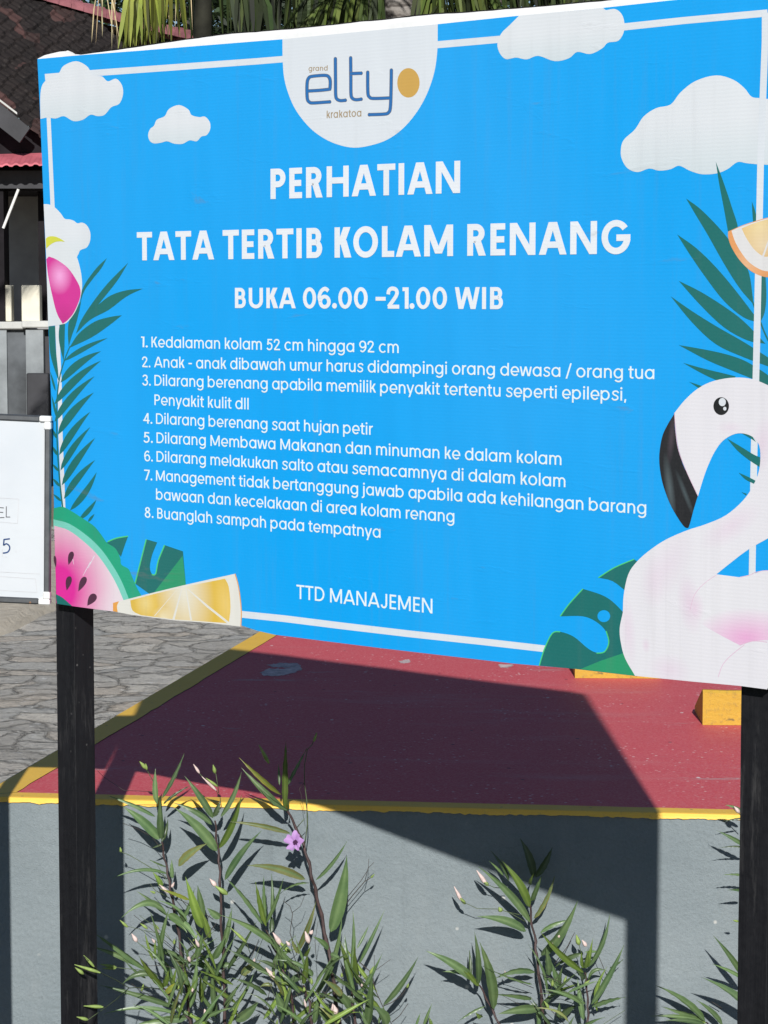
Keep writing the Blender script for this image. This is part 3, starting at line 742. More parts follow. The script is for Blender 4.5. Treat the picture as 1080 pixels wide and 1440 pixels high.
# flamingo float
PK = (.62, .42, .55)
def s7(x, y): return suv(740 + x / 3.13, 520 + y / 3.13)
def k7(d): return d / 3.13 * 3.9 / 3400
I_FLAM = ink('flamingo_pale_print', (.65, .635, .66), [
  (*s7(1040, 330), k7(60), k7(120), -.2, PK, .40), (*s7(620, 870), k7(90), k7(200), -.6, PK, .25), (*s7(560, 930), k7(60), k7(120), 0, PK, .2),
  (*s7(720, 1030), k7(60), k7(130), .2, PK, .5), (*s7(528, 1212), k7(22), k7(34), .1, PK, .4), (*s7(630, 1320), k7(110), k7(70), 0, PK, .35),
  (*s7(450, 1150), k7(40), k7(160), .1, PK, .35), (*s7(900, 690), k7(60), k7(170), -1.0, PK, .35), (*s7(900, 255), k7(70), k7(30), 0, PK, .25)], rough=.5)
I_WING = ink('flamingo_wing_print', (.65, .64, .66), [(*s7(970, 1180), k7(260), k7(120), .1, (.68, .28, .52), .85), (*s7(740, 1050), k7(50), k7(80), 0, PK, .6)])
I_BEAK = ink('black_print', (.012, .012, .013), [(*s7(632, 520), k7(24), k7(150), .16, (.12, .16, .17), .6), (*s7(700, 545), k7(14), k7(110), .45, (.10, .14, .15), .5), (*s7(640, 300), k7(20), k7(120), -.1, (.10, .07, .09), .5)])
I_LINE = ink('pink_line_print', (.62, .42, .53)); I_EYE = ink('eye_black_print', (.008, .008, .008))
g = MB()
poly_to(g, [smooth_poly(Z7((653, 190, 1), (700, 132), (760, 80), (830, 48), (920, 34), (1000, 42), (1075, 72, 1), (1072, 738, 1), (980, 790), (900, 850), (838, 900, 1), (940, 913, 1), (985, 903), (1040, 885), (1070, 883, 1), (1062.5, 1407, 1), (940, 1391, 1), (740, 1373, 1), (480, 1347, 1), (436, 1270), (418, 1205), (412, 1140), (426, 1068, 1), (430, 990), (450, 900), (490, 842), (550, 790), (620, 745), (710, 706), (790, 680), (880, 640), (958, 572), (1005, 500), (1028, 430), (1030, 350), (1010, 306), (970, 283), (920, 282), (868, 311), (832, 358), (802, 420), (780, 480), (757, 556, 1), (700, 430), (668, 330)), 4)], 0, 6)
poly_to(g, [smooth_poly(Z7((838, 903, 1), (785, 940), (742, 990), (722, 1058, 1), (765, 1112), (845, 1162), (940, 1212, 1), (1000, 1194), (1066, 1190, 1), (1069, 895, 1), (985, 910), (930, 916)), 3)], 1, 6.3)
poly_to(g, [smooth_poly(Z7((655, 190, 1), (625, 238), (600, 292), (587, 370), (590, 440), (606, 515), (640, 602), (688, 680), (710, 696), (720, 682), (738, 615), (757, 553, 1), (722, 480), (690, 415), (666, 330), (655, 250)), 4)], 2, 6.6)
cx, cy = Z7((859, 160))[0]; poly_to(g, [ell(cx, cy, 11, 12.6)], 4, 6.6)
cx, cy = Z7((864, 142))[0]; poly_to(g, [ell(cx, cy, 5, 5.8, 18)], 5, 6.9)
cx, cy = Z7((875, 171))[0]; poly_to(g, [ell(cx, cy, 2.3, 2.7, 14)], 5, 6.9)
for a, w in (([(940, 1213), (1000, 1194), (1062, 1199)], 1.0), ([(962, 1210), (905, 1255), (866, 1298), (846, 1352)], .9), ([(838, 903), (785, 940), (742, 990), (722, 1058)], .7), ([(940, 913), (985, 903), (1005, 893), (1040, 885), (1068, 883)], .8), ([(653, 190), (666, 330), (700, 432), (757, 556)], .7)):
    ribbon(smooth_poly(Z7(*a), 5, False), w, 6.8, g, 3)
g.build('flamingo_print', [I_FLAM, I_WING, I_BEAK, I_LINE, I_EYE, I_WHITE], sign)

# logo badge
I_LBLUE = ink('logo_blue_print', (.012, .125, .36)); I_GOLD = ink('logo_gold_print', (.52, .31, .065)); I_TAN = ink('logo_tan_print', (.33, .25, .15)); I_BRN = ink('logo_brown_print', (.12, .11, .11))
g = MB()
poly_to(g, [smooth_poly([(397.3, 55.2, 1), (397.5, 80), (399.3, 107), (405, 130), (415, 153), (430, 173.5), (447, 189), (470, 201.5), (498, 207.7), (527, 203), (549, 194), (569, 178.5), (587, 156.5), (600.5, 132), (610.5, 103), (615, 72), (615.7, 34, 1)], 5)], 0, 2)
g.build('logo_badge', I_WHITE, sign)
g = MB()
LG = lambda *p: zc(p, 4, 370, 30)
def logo(pts, lay):
    q = smooth_poly(LG(*pts), 6, False)
    q = [q[0]] + [p for a, p in zip(q, q[1:]) if abs(a[0]-p[0]) + abs(a[1]-p[1]) > .02]
    for w, l, m in ((4.9, lay, 1), (3.6, lay + .5, 0)):
        ribbon(q, w, l, g, m)
        for e_ in (q[0], q[-1]): poly_to(g, [ell(*e_, w / 2, w / 2 * 1.1, 12)], m, l + .04)
logo([(375, 453, 1), (285, 459), (262, 455), (249, 432), (248, 350), (258, 318), (280, 309), (345, 304), (368, 311), (378, 335), (377, 382, 1), (320, 388), (254, 392, 1)], 3)
logo([(407, 211), (408, 330), (409, 415), (417, 438), (436, 446), (463, 444)], 3)
logo([(493, 206), (494, 320), (495, 410), (504, 434), (524, 441), (552, 438)], 3); logo([(494, 294), (552, 292)], 3.5)
logo([(589, 287), (590, 400), (600, 427), (625, 434), (715, 431)], 3); logo([(722, 275), (720, 400), (716, 488), (705, 514), (680, 522), (598, 525)], 3.5)
poly_to(g, [ell(574.5, 116.5, 15.7, 20.7, 40)], 2, 3); 
g.build('logo_lettering', [I_LBLUE, I_BRN, I_GOLD], sign)

# ------------------------------------------------------------------ lettering: geometric sans drawn from bars, rings and slants
CAP, XH, ASC, DESC = 700, 552, 738, -205
def glyph(ch, w):
    """-> (list of polygons, advance) in 1/1000 em; w = stem width"""
    P = []; h = w * .88
    def bar(x0, y0, x1, y1): P.append([(x0, y0), (x1, y0), (x1, y1), (x0, y1)])
    def diag(xa, ya, xb, yb, t): P.append([(xa, ya), (xa + t, ya), (xb + t, yb), (xb, yb)])
    def arc(cx, cy, rx, ry, a0=0, a1=360, wx=None, wy=None):
        wx = w if wx is None else wx; wy = h if wy is None else wy
        n = max(6, int(abs(a1 - a0) / 9)); L = []
        for i in range(n + 1):
            a = R(a0 + (a1 - a0) * i / n); c, s = math.cos(a), math.sin(a)
            L.append(((cx + rx * c, cy + ry * s), (cx + (rx - wx) * c, cy + (ry - wy) * s)))
        for (a, b), (c, d) in zip(L, L[1:]): P.append(('q', a, b, d, c))
    def stroke(pts, ww=None, sub=6):
        ww = ww or (w + h) / 2
        q = [Vector((x, y, 0)) for x, y in smooth_poly(pts, sub, False)]; L = []; n = len(q)
        for i, p in enumerate(q):
            d = (q[min(i + 1, n - 1)] - q[max(i - 1, 0)]); d.normalize(); k = Vector((-d.y, d.x, 0)) * ww / 2
            L.append((((p + k).x, (p + k).y), ((p - k).x, (p - k).y)))
        for (a, b), (c, d) in zip(L, L[1:]): P.append(('q', a, b, d, c))
    def dot(cx, cy, r): P.append([(cx + r * math.cos(i * math.pi / 9), cy + r * math.sin(i * math.pi / 9)) for i in range(18)])
    sb = 72; A = 0
    if ch == ' ': A = 235
    elif ch == 'E': bar(sb, 0, sb+w, CAP); [bar(sb+w, y, sb+x, y+h) for y, x in ((0, 385), (CAP/2-h/2, 360), (CAP-h, 385))]; A = 505
    elif ch == 'L': bar(sb, 0, sb+w, CAP); bar(sb+w, 0, sb+345, h); A = 445
    elif ch == 'T': bar(20, CAP-h, 530, CAP); bar(275-w/2, 0, 275+w/2, CAP-h); A = 550
    elif ch == 'I': bar(sb, 0, sb+w, CAP); A = 2*sb+w
    elif ch == 'H': bar(sb, 0, sb+w, CAP); bar(560, 0, 560+w, CAP); bar(sb+w, 305, 560, 305+h); A = 632+w
    elif ch == 'N': bar(sb, 0, sb+w, CAP); bar(575, 0, 575+w, CAP); diag(575+w-w*1.15-5, 0, sb+5, CAP, w*1.15); A = 647+w
    elif ch == 'M':
        bar(sb, 0, sb+w, CAP); bar(700, 0, 700+w, CAP); m = (sb+700+w)/2; t = w*1.1
        diag(m-t/2-8, 60, sb+4, CAP, t); diag(m-t/2+8, 60, 700+w-t-4, CAP, t); A = 772+w
    elif ch == 'A':
        t = w*1.1; diag(16, 0, 365-t/2-t*.12, CAP, t); diag(714-t, 0, 365-t/2+t*.12, CAP, t); y0 = 145
        sl = (365-t/2-16)/CAP; bar(16+sl*y0+t*.8, y0, 714-sl*y0-t*.8, y0+h); A = 730
    elif ch == 'P' or ch == 'R':
        bar(sb, 0, sb+w, CAP); y0 = 268 if ch == 'P' else 285; ry = (CAP-y0)/2; cx = 300; rx = 212 + w*.12
        bar(sb+w, CAP-h, cx, CAP); bar(sb+w, y0, cx, y0+h); arc(cx, y0+ry, rx, ry, -90, 90)
        A = 572
        if ch == 'R': t = w*1.22; diag(545-t+20, 0, 245, y0+h*.3, t); A = 612
    elif ch == 'B':
        bar(sb, 0, sb+w, CAP); c1, c2 = 310, 325; m = 372
        bar(sb+w, CAP-h, c1, CAP); bar(sb+w, m-h*.55, c2, m+h*.45); bar(sb+w, 0, c2, h)
        r1 = (CAP-(m-h*.55))/2; arc(c1, CAP-r1, 178+w*.1, r1, -90, 90); r2 = (m+h*.45)/2; arc(c2, r2, 195+w*.1, r2, -90, 90); A = 590
    elif ch == 'K':
        bar(sb, 0, sb+w, CAP); t = w*1.32
        diag(sb+w*.5, 300, 535-t, CAP, t); diag(560-t, 0, 215, 395, t); A = 575
    elif ch == 'O': arc(392, 350, 352, 361); A = 784
    elif ch == 'G': arc(392, 350, 352, 361, 38, 352); bar(400, 268, 738, 268+h); A = 784
    elif ch == 'U': bar(sb, 265, sb+w, CAP); bar(525, 265, 525+w, CAP); arc((sb+525+w)/2, 265, (525+w-sb)/2, 275, 180, 360); A = 597+w
    elif ch == 'W':
        t = w*1.05; diag(205-t/2+20, 0, 12, CAP, t); diag(245-t/2, 0, 455-t/2+5, CAP, t); diag(685-t/2-22, 0, 465-t/2-5, CAP, t); diag(705-t/2-15, 0, 918-t, CAP, t); A = 930
    elif ch == 'D': bar(sb, 0, sb+w, CAP); bar(sb+w, CAP-h, 320, CAP); bar(sb+w, 0, 320, h); arc(320, 350, 345, 350, -90, 90); A = 705
    elif ch == 'J': bar(380-w/2, 200, 380+w/2, CAP); arc(212+w/4, 200, 168+w/4, 208, 190, 360); A = 500
    elif ch == '0': arc(310, 350, 268, 360); A = 620
    elif ch == '1': bar(215-w/2+20, 0, 215+w/2+20, CAP); bar(75, CAP-h, 215-w/2+20, CAP); A = 330
    elif ch == '2': stroke([(78, 470), (95, 575), (165, 645), (265, 660), (370, 625), (415, 535), (385, 430), (300, 310), (190, 180), (90, 62)]); bar(62, 0, 500, h*1.05); A = 550
    elif ch == '3':
        stroke([(85, 560), (150, 645), (270, 668), (385, 620), (405, 520), (350, 415), (235, 375)]); stroke([(235, 375), (370, 345), (440, 245), (420, 125), (330, 45), (210, 35), (110, 85), (70, 165)]); A = 545
    elif ch == '4': bar(345, 0, 345+w, CAP); bar(40, 160, 520, 160+h); diag(40, 160, 330, CAP, w*1.1); A = 560
    elif ch == '5': bar(120, CAP-h, 465, CAP); diag(98, 330, 125, CAP-h, w); stroke([(110, 350), (180, 420), (290, 435), (400, 380), (445, 250), (405, 110), (300, 38), (180, 45), (85, 140)]); A = 555
    elif ch == '6': arc(300, 225, 245, 236); stroke([(300-245+w*.5, 225), (85, 390), (150, 560), (265, 650), (360, 650), (450, 585)]); A = 590
    elif ch == '7': bar(40, CAP-h, 470, CAP); diag(125, 0, 370-w*.1, CAP-h, w*1.12); A = 495
    elif ch == '8': arc(285, 195, 225, 206); arc(285, 535, 188, 176); A = 570
    elif ch == '9': arc(290, 475, 245, 236); stroke([(290+245-w*.5, 475), (505, 310), (440, 150), (320, 50), (230, 50), (140, 115)]); A = 590
    elif ch == '.': dot(105, w*.62, w*.66); A = 215
    elif ch == ',': diag(45, -110, 85, w*.9, w*.95); A = 225
    elif ch == '-': bar(60, 255, 330, 255+h); A = 390
    elif ch == '_': bar(30, 262, 420, 262+h); A = 440
    elif ch == '/': diag(20, -90, 300, 790, w*.95); A = 400
    elif ch in 'abdpg':
        cx = 318; arc(cx, XH/2, 276, XH/2+10)
        if ch in 'adg':
            x1 = cx+276; bar(x1-w, 0 if ch != 'g' else -20, x1, XH if ch != 'd' else ASC)
            if ch == 'g': arc(x1-262, -10, 262, 215, -150, 0)
        else: bar(cx-276, 0 if ch == 'b' else DESC, cx-276+w, ASC if ch == 'b' else XH)
        A = 662
    elif ch == 'c': arc(312, XH/2, 272, XH/2+10, 42, 318); A = 570
    elif ch == 'e': arc(312, XH/2, 272, XH/2+10, 0, 318); bar(312-272+w*.7, XH/2-h*.75, 312+272, XH/2+h*.1); A = 612
    elif ch == 'o': arc(318, XH/2, 278, XH/2+10); A = 636
    elif ch in 'hn': bar(68, 0, 68+w, ASC if ch == 'h' else XH); arc(300, 315, 300-68, XH+10-315, 0, 180); bar(532-w, 0, 532, 315); A = 598
    elif ch == 'm':
        bar(68, 0, 68+w, XH)
        for x in (68, 68+378-w*.5): arc(x+205+w*.1, 330, 205+w*.1, XH+10-330, 0, 180); bar(x+410+w*.2-w, 0, x+410+w*.2, 330)
        A = 68*2 + 378 + 410 - w*.3
    elif ch == 'r': bar(68, 0, 68+w, XH); arc(300, 300, 232, XH+8-300, 78, 180); A = 350
    elif ch == 'u': bar(66, 240, 66+w, XH); arc(298, 240, 232, 250, 180, 360); bar(530-w, 0, 530, XH); A = 598
    elif ch == 'i': bar(68, 0, 68+w, XH); dot(68+w/2, 690, w*.64); A = 136+w
    elif ch == 'j': bar(68, -40, 68+w, XH); dot(68+w/2, 690, w*.64); arc(-30, -40, 98+w, 165, -90, 0); A = 136+w
    elif ch == 'l': bar(68, 0, 68+w, ASC); A = 136+w
    elif ch == 'k': bar(68, 0, 68+w, ASC); t = w*1.28; diag(68+w*.5, 215, 475-t, XH, t); diag(500-t, 0, 190, 325, t); A = 512
    elif ch == 's': stroke([(455, 420), (390, 500), (270, 520), (150, 475), (130, 385), (210, 310), (340, 260), (415, 190), (395, 85), (280, 32), (150, 48), (70, 135)], h*.95); A = 510
    elif ch == 't': bar(105, 90, 105+w, 690); bar(20, XH-h, 325, XH); arc(105+150, 115, 150, 115, 180, 270); bar(105+150, 0, 320, h); A = 350
    elif ch == 'w': t = w*1.02; diag(185-t/2, 0, 10, XH, t); diag(215-t/2, 0, 380-t/2, XH, t); diag(575-t/2-20, 0, 395-t/2, XH, t); diag(595-t/2, 0, 770-t, XH, t); A = 780
    elif ch == 'y': t = w*1.05; diag(262-t/2, 20, 10, XH, t); diag(140, DESC, 530-t, XH, t); A = 540
    else: A = 300
    return P, A
def text(g, s, p0, p1, caph, w, lay, m=0, capref=CAP):
    """set s from pixel p0 (left end of the baseline) to p1 (right end); caph = cap height in sign metres"""
    u0, v0 = suv(*p0); u1, v1 = suv(*p1)
    items = []; x = 0
    for ch in s:
        P, A = glyph(ch, w); items.append((P, x)); x += A
    pts0 = [q for P, x_ in items for po in P for q in (po[1:] if po[0] == 'q' else po)]
    xs = [q[0] + x_ for P, x_ in items for po in P for q in (po[1:] if po[0] == 'q' else po)]
    lo, hi = min(xs), max(xs); kx = (math.hypot(u1 - u0, v1 - v0)) / (hi - lo); ky = caph / capref
    ang = math.atan2(v1 - v0, u1 - u0); ca, sa = math.cos(ang), math.sin(ang)
    for P, x_ in items:
        for i, po in enumerate(P):
            q = po[1:] if po[0] == 'q' else po
            vs = []
            for (a, b) in q:
                X = (a + x_ - lo) * kx; Y = b * ky
                vs.append(uvw(u0 + X * ca - Y * sa, v0 + X * sa + Y * ca, lay + .05 * (i % 7)))
            n = (vs[1] - vs[0]).cross(vs[2] - vs[0])
            if n.dot(sn) < 0: vs = vs[::-1]
            g.add(vs, [tuple(range(len(vs)))], m)
def vdist(px, y0, y1): return abs(suv(px, y0)[1] - suv(px, y1)[1])
I_TXT = ink('lettering_white_print', (.67, .70, .73)); I_TXT2 = ink('lettering_pale_print', (.66, .75, .77))
g = MB(); text(g, 'PERHATIAN', (380.8, 280.0), (647.3, 271.3), vdist(380, 280.2, 237.7), 158, 8); g.build('heading_lettering', I_TXT, sign)
g = MB(); text(g, 'TATA TERTIB KOLAM RENANG', (193.0, 366.3), (886.8, 356.6), vdist(240, 365.7, 325.5), 156, 8); g.build('heading_lettering', I_TXT, sign)
g = MB(); text(g, 'BUKA 06.00 _21.00 WIB', (330.8, 433.2), (707.6, 434.8), vdist(331, 433.3, 404.9), 144, 8); g.build('hours_lettering', I_TXT, sign)
ch_ = vdist(215, 488.2, 473.2)
RULES = [('1.', 'Kedalaman kolam 52 cm hingga 92 cm', 198.4, 488.0, 213.4, 488.4, 561, 496.6),
  ('2.', 'Anak - anak dibawah umur harus didampingi orang dewasa / orang tua', 200, 516.2, 217, 516.6, 920.4, 533.2),
  ('3.', 'Dilarang berenang apabila memilik penyakit tertentu seperti epilepsi,', 200.4, 541.8, 217.6, 542.2, 881, 563.6),
  ('', 'Penyakit kulit dll', 0, 0, 217.6, 569.5, 350, 575.9),
  ('4.', 'Dilarang berenang saat hujan petir', 201.8, 595.4, 219.8, 596.0, 524.9, 611.7),
  ('5.', 'Dilarang Membawa Makanan dan minuman ke dalam kolam', 202.2, 622.2, 220.5, 622.9, 789.8, 654.2),
  ('6.', 'Dilarang melakukan salto atau semacamnya di dalam kolam', 203.2, 648.4, 220.5, 649.2, 795.4, 685.2),
  ('7.', 'Management tidak bertanggung jawab apabila ada kehilangan barang', 203.2, 675.0, 219.8, 676.0, 909, 723.2),
  ('', 'bawaan dan kecelakaan di area kolam renang', 0, 0, 219.8, 702.4, 639.2, 734.6),
  ('8.', 'Buanglah sampah pada tempatnya', 204, 727.8, 221.5, 729.0, 535.4, 756.4)]
for num, s, nx_, ny_, x0, y0, x1, y1 in RULES:
    g = MB()
    if num: text(g, num, (nx_, ny_), (x0 - 5.2, ny_ + .7), ch_, 104, 8)
    text(g, s, (x0, y0), (x1, y1), ch_, 101, 8)
    g.build('rule_lettering', I_TXT2, sign)
g = MB(); text(g, 'TTD MANAJEMEN', (417.2, 841.8), (608.4, 862.8), vdist(420, 842.6, 822.8), 102, 8); g.build('signature_lettering', I_TXT2, sign)
g = MB(); text(g, 'grand', (434, 100.0), (460.8, 99.2), vdist(450, 100, 93.0), 120, 3); g.build('logo_lettering', I_TAN, sign); g = MB(); text(g, 'krakatoa', (459.5, 166.3), (508.3, 163.8), vdist(480, 166, 155.3), 118, 3, capref=ASC)
g.build('logo_lettering', I_TAN, sign)

# ------------------------------------------------------------------ whiteboard on a stand, beyond the left end of the sign
def m_wb():
    t = NT('whiteboard_enamel'); n = t.noise(t.co(), 7, 5, .6); n2 = t.noise(t.co((1, 1, 3)), 18, 4, .6)
    c = t.mix(t.ramp(n, [(.3, 0), (.7, 1)]), (.51, .535, .555), (.56, .58, .595))
    c = t.mix(t.ramp(n2, [(.55, 0), (.8, .35)]), c, (.50, .52, .53))
    t.base(c); t.rough(.28, .5); return t.mat
M_WB = m_wb(); M_ALU = plain('grey_aluminium', (.10, .105, .11), .42, .5, .25, 40); M_ALU.node_tree.nodes['Principled BSDF'].inputs['Metallic'].default_value = .55
M_WPL = plain('white_plastic', (.72, .71, .68), .4, .5, .05, 30)
M_INK1 = plain('faded_marker', (.10, .10, .11), .6, .2, .2, 60); M_INK2 = plain('blue_marker', (.012, .045, .14), .6, .2, .2, 60); M_INK3 = plain('wiped_marker', (.50, .50, .51), .6, .2, .1, 60)
WY = 4.385
wTR, wBR = at_y(71.5, 585.5, WY), at_y(70.0, 851, WY)
wx = (at_y(0, 582.2, WY) - wTR).normalized() * -1                     # along the board, towards the sign
wz = (wTR - wBR).normalized(); wyv = wx.cross(wz).normalized()
if wyv.y < 0: wyv = -wyv
WW, WH = .60, (wTR - wBR).length
wo = wBR - wx * WW                                                     # lower left corner
wb = thing('whiteboard', 'white writing board with grey frame and white corner caps at the left of the sign', 'whiteboard', (wo.x + .3, wo.y, 0))
g = MB(); g.box(wo + wx*.008 + wz*.008 + wyv*.004, wx*(WW-.016), wyv*.008, wz*(WH-.016)); g.build('writing_panel', M_WB, wb)
RW = .0115
def rail(o, ax, az, n=1):
    g = MB(); g.box(o, ax, wyv*.017, az, 0, .0025)
    # groove lines pressed along the profile
    g.build('frame_rail', M_ALU, wb)
rail(wo + wz*(WH-RW) + wx*.02, wx*(WW-.04), wz*RW); rail(wo + wx*.02, wx*(WW-.04), wz*RW)
rail(wo + wz*.02, wx*RW, wz*(WH-.04)); rail(wo + wx*(WW-RW) + wz*.02, wx*RW, wz*(WH-.04))
for a in (0, 1):
    for b in (0, 1):
        g = MB(); c = wo + wx*(a*(WW-.021) + (.0 if a else 0)) + wz*(b*(WH-.0245)) - wyv*.0025
        g.box(c, wx*.0215, wyv*.022, wz*.0105 if not b else wz*.0105, 0, .002) if b == 0 else g.box(c + wz*.014, wx*.0215, wyv*.022, wz*.0105, 0, .002)
        g.box(c + (wx*.0085 if a else wx*0) + (wz*.0105 if b == 0 else wz*0), wx*.013, wyv*.0215, wz*.0138, 0, .002)
        g.build('corner_cap', M_WPL, wb)
def wpt(px, py, off=.0006): return at_plane(px, py, wBR + wyv*.004, wyv) - wyv*off
def pen(pts, w, m, name):
    g = MB(); n = len(pts); P = [Vector((*p, 0)) for p in pts]; vs = []
    for i, p in enumerate(P):
        d = (P[min(i+1, n-1)] - P[max(i-1, 0)]).normalized(); q = Vector((-d.y, d.x, 0)) * w / 2
        vs += [wpt(*(p+q).xy), wpt(*(p-q).xy)]
    g.add(vs, [(2*i, 2*i+1, 2*i+3, 2*i+2) for i in range(n-1)]); return g
def penmark(strokes, w, m, name):
    G = MB()
    for s_ in strokes:
        k = pen(s_, w, m, name); b = len(G.v); G.v += k.v; G.c += k.c; G.f += [[i+b for i in f] for f in k.f]; G.m += k.m
    G.build(name, m, wb)
penmark([[(-4, 713), (-4.4, 729)], [(-4, 713.5), (5.5, 714.2)], [(-4, 720), (4.5, 720.6)], [(-4, 728.3), (6.2, 727.6)], [(9, 712), (8.8, 727.5)], [(8.6, 727), (14.4, 727)]], 1.2, M_INK1, 'handwriting')
penmark([[(14, 757.6), (5.6, 758.6)], [(5.8, 758), (5.0, 767)], smooth_poly([(5.0, 767), (9, 764.6), (13, 767.5), (13.6, 772), (10.5, 776.5), (4, 777.8)], 4, False)], 1.9, M_INK2, 'handwriting')
penmark([[(-30, 698.5), (26.6, 701.6)], [(26.6, 701.6), (24.8, 736)], [(-30, 731.5), (24.8, 736)], [(-60, 801), (56, 807)], [(-60, 806), (50, 814)], [(50, 814), (52, 833)], [(-60, 826), (52, 833)], [(3.4, 772), (3.2, 783)], [(6.5, 783), (10, 783.4)], [(22.4, 774), (22.7, 777)]], .7, M_INK3, 'wiped_lines')
g = MB(); p = wpt(44.5, 845.5, .019); g.ball(p, .0022, .0022, .0022); g.build('frame_screw', plain('rusty_screw', (.20, .11, .06), .7, .4, .3, 90), wb)
for k, u in enumerate((.12, .391)):       # stand: two legs with splayed feet and a lower brace
    g = MB(); a = wo + wx*u + wyv*.019
    g.box(Vector((a.x, a.y, -.04)), Vector((.034, 0, 0)), Vector((0, .03, 0)), Vector((0, 0, a.z + WH*.93 + .04)), 0, .003); g.build('leg', M_BLACK, wb)
    g = MB(); g.box(Vector((a.x + .004, a.y - .24, -.045)), Vector((.026, 0, 0)), Vector((0, .5, 0)), Vector((0, 0, .03)), 0, .003); g.build('foot', M_BLACK, wb)
g = MB(); a = wo + wx*.154 + wyv*.022; g.box(Vector((a.x, a.y, .33)), Vector((.237, 0, 0)), Vector((0, .022, 0)), Vector((0, 0, .03)), 0, .003); g.build('brace', M_BLACK, wb)

# ------------------------------------------------------------------ tiled building far behind, left
BY = 22.0
def bp(px, py, Y=BY): return at_y(px, py, Y)
M_TILE_ = None
def m_tile():
    t = NT('mossy_dark_roof_tile'); n = t.noise(t.co(), 2.3, 6, .65); f = t.noise(t.co(), 26, 6, .7)
    cell = t.voro(t.co(), 5.5, 'F1', 'Color'); sep = t.n.new('ShaderNodeSeparateColor'); t.l.new(cell, sep.inputs[0])
    c = t.mix(t.ramp(n, [(.3, 0), (.75, 1)]), (.007, .006, .006), (.022, .016, .015))
    c = t.mix(t.ramp(sep.outputs[0], [(.84, 0), (.97, .8)]), c, (.085, .042, .038))
    c = t.mix(t.ramp(f, [(.52, 0), (.78, .8)]), c, (.05, .042, .038))
    t.base(c); t.rough(.85, .25); t.bump(f, .4, .02); return t.mat
M_TILE = m_tile()
M_RIDGE = plain('faded_red_ridge_tile', (.23, .085, .095), .8, .25, .45, 5, .3)
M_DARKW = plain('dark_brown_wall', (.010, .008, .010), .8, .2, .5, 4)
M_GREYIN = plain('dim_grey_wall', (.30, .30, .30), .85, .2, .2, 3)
M_CREAM = plain('cream_painted_pillar', (.66, .62, .50), .7, .3, .08, 6)
M_PARA = plain('stained_grey_parapet', (.20, .215, .22), .85, .25, .45, 2.2, .3)
M_PARA2 = plain('dark_stained_parapet', (.085, .092, .098), .85, .25, .5, 2.6, .3)
M_LEDGE = plain('pale_grey_ledge', (.48, .48, .45), .8, .25, .12, 4)
M_AWN = plain('faded_pink_awning', (.52, .13, .16), .6, .3, .25, 3)
M_FASC = plain('dark_grey_fascia', (.030, .030, .034), .6, .35, .25, 5)
bld = thing('tiled_building', 'dark open fronted building with a mossy brown tiled roof, pink awning and cream pillars', 'building', bp(20, 600, BY + 1.5) * Vector((1, 1, 0)) if False else (bp(20, 600, BY + 1.5).x, BY + 1.5, 0))
# roof plane through three measured points; columns of pantiles run down towards the right
rA, rB, rC = bp(-30, 122, BY), bp(72, 207, BY), bp(262, 42, BY + 2.2)      # rake edge (A to B), ridge end (C)
dsl = (rB - rA).normalized(); nrm = dsl.cross(rC - rB).normalized()
if nrm.y > 0: nrm = -nrm
acr = nrm.cross(dsl).normalized()
if acr.z < 0: acr = -acr
RG = [at_plane(x, y, rA, nrm) for x, y in ((-60, -38), (40, -6), (110, 14), (205, 41), (285, 59))]
RGuv = [((p - rA).dot(dsl), (p - rA).dot(acr)) for p in RG]
def ridge_v(u):
    for (a, b), (c, d) in zip(RGuv, RGuv[1:]):
        if a <= u <= c: return b + (d - b) * (u - a) / (c - a)
    return 9 if u < RGuv[0][0] else -9
g = MB(); nu, nv = 150, 92; U0, U1, V0, V1 = -.95, 2.4, 0, 1.9; pit_u, pit_v = .115, .070
for j in range(nv + 1):
    for i in range(nu + 1):
        u = U0 + (U1 - U0) * i / nu; v = V0 + (V1 - V0) * j / nv
        cv = v / pit_v; cu = u / pit_u + .11 * math.sin(cv * 1.7)
        hgt = 0.014 * abs(math.sin(math.pi * cv)) - .020 * (cu - math.floor(cu)) * -1
        k = noise.noise(Vector((math.floor(cu) * 1.7, math.floor(cv) * 2.3, 0)))
        g.v.append(rA + dsl * u + acr * v + nrm * (hgt + .008 * k)); g.c.append((1,1,1,1))
for j in range(nv):
    for i in range(nu):
        a = j*(nu+1)+i; m_ = g.v[a]; uu = (m_ - rA).dot(dsl); vv_ = (m_ - rA).dot(acr)
        if vv_ < ridge_v(uu): g.f.append([a, a+1, a+nu+2, a+nu+1]); g.m.append(0)
roof = g.build('roof', M_TILE, bld)
# ridge of half round cap tiles
def cap_row(p, q, r, n, parent):
    G = MB()
    for i in range(n):
        a = p + (q - p) * (i / n); b = p + (q - p) * ((i + 1.12) / n); d = (b - a).normalized(); s_ = d.cross(Vector((0, 0, 1))).normalized(); t_ = s_.cross(d)
        vs = []
        for (c_, rr) in ((a, r * .88), (b, r * 1.05)):
            for k in range(9):
                an = math.pi * k / 8; vs.append(c_ + s_ * math.cos(an) * rr + t_ * math.sin(an) * rr)
        G.add(vs, [(k, k+1, 10+k, 9+k) for k in range(8)])
        G.add([vs[9 + k] for k in range(9)], [tuple(range(9))])
    G.build('ridge_caps', M_RIDGE, parent, smooth=False)
for (p_, q_), n_ in zip(zip(RG, RG[1:]), (5, 4, 6, 5)): cap_row(p_ - nrm * .03, q_ - nrm * .03, .112, n_, roof)
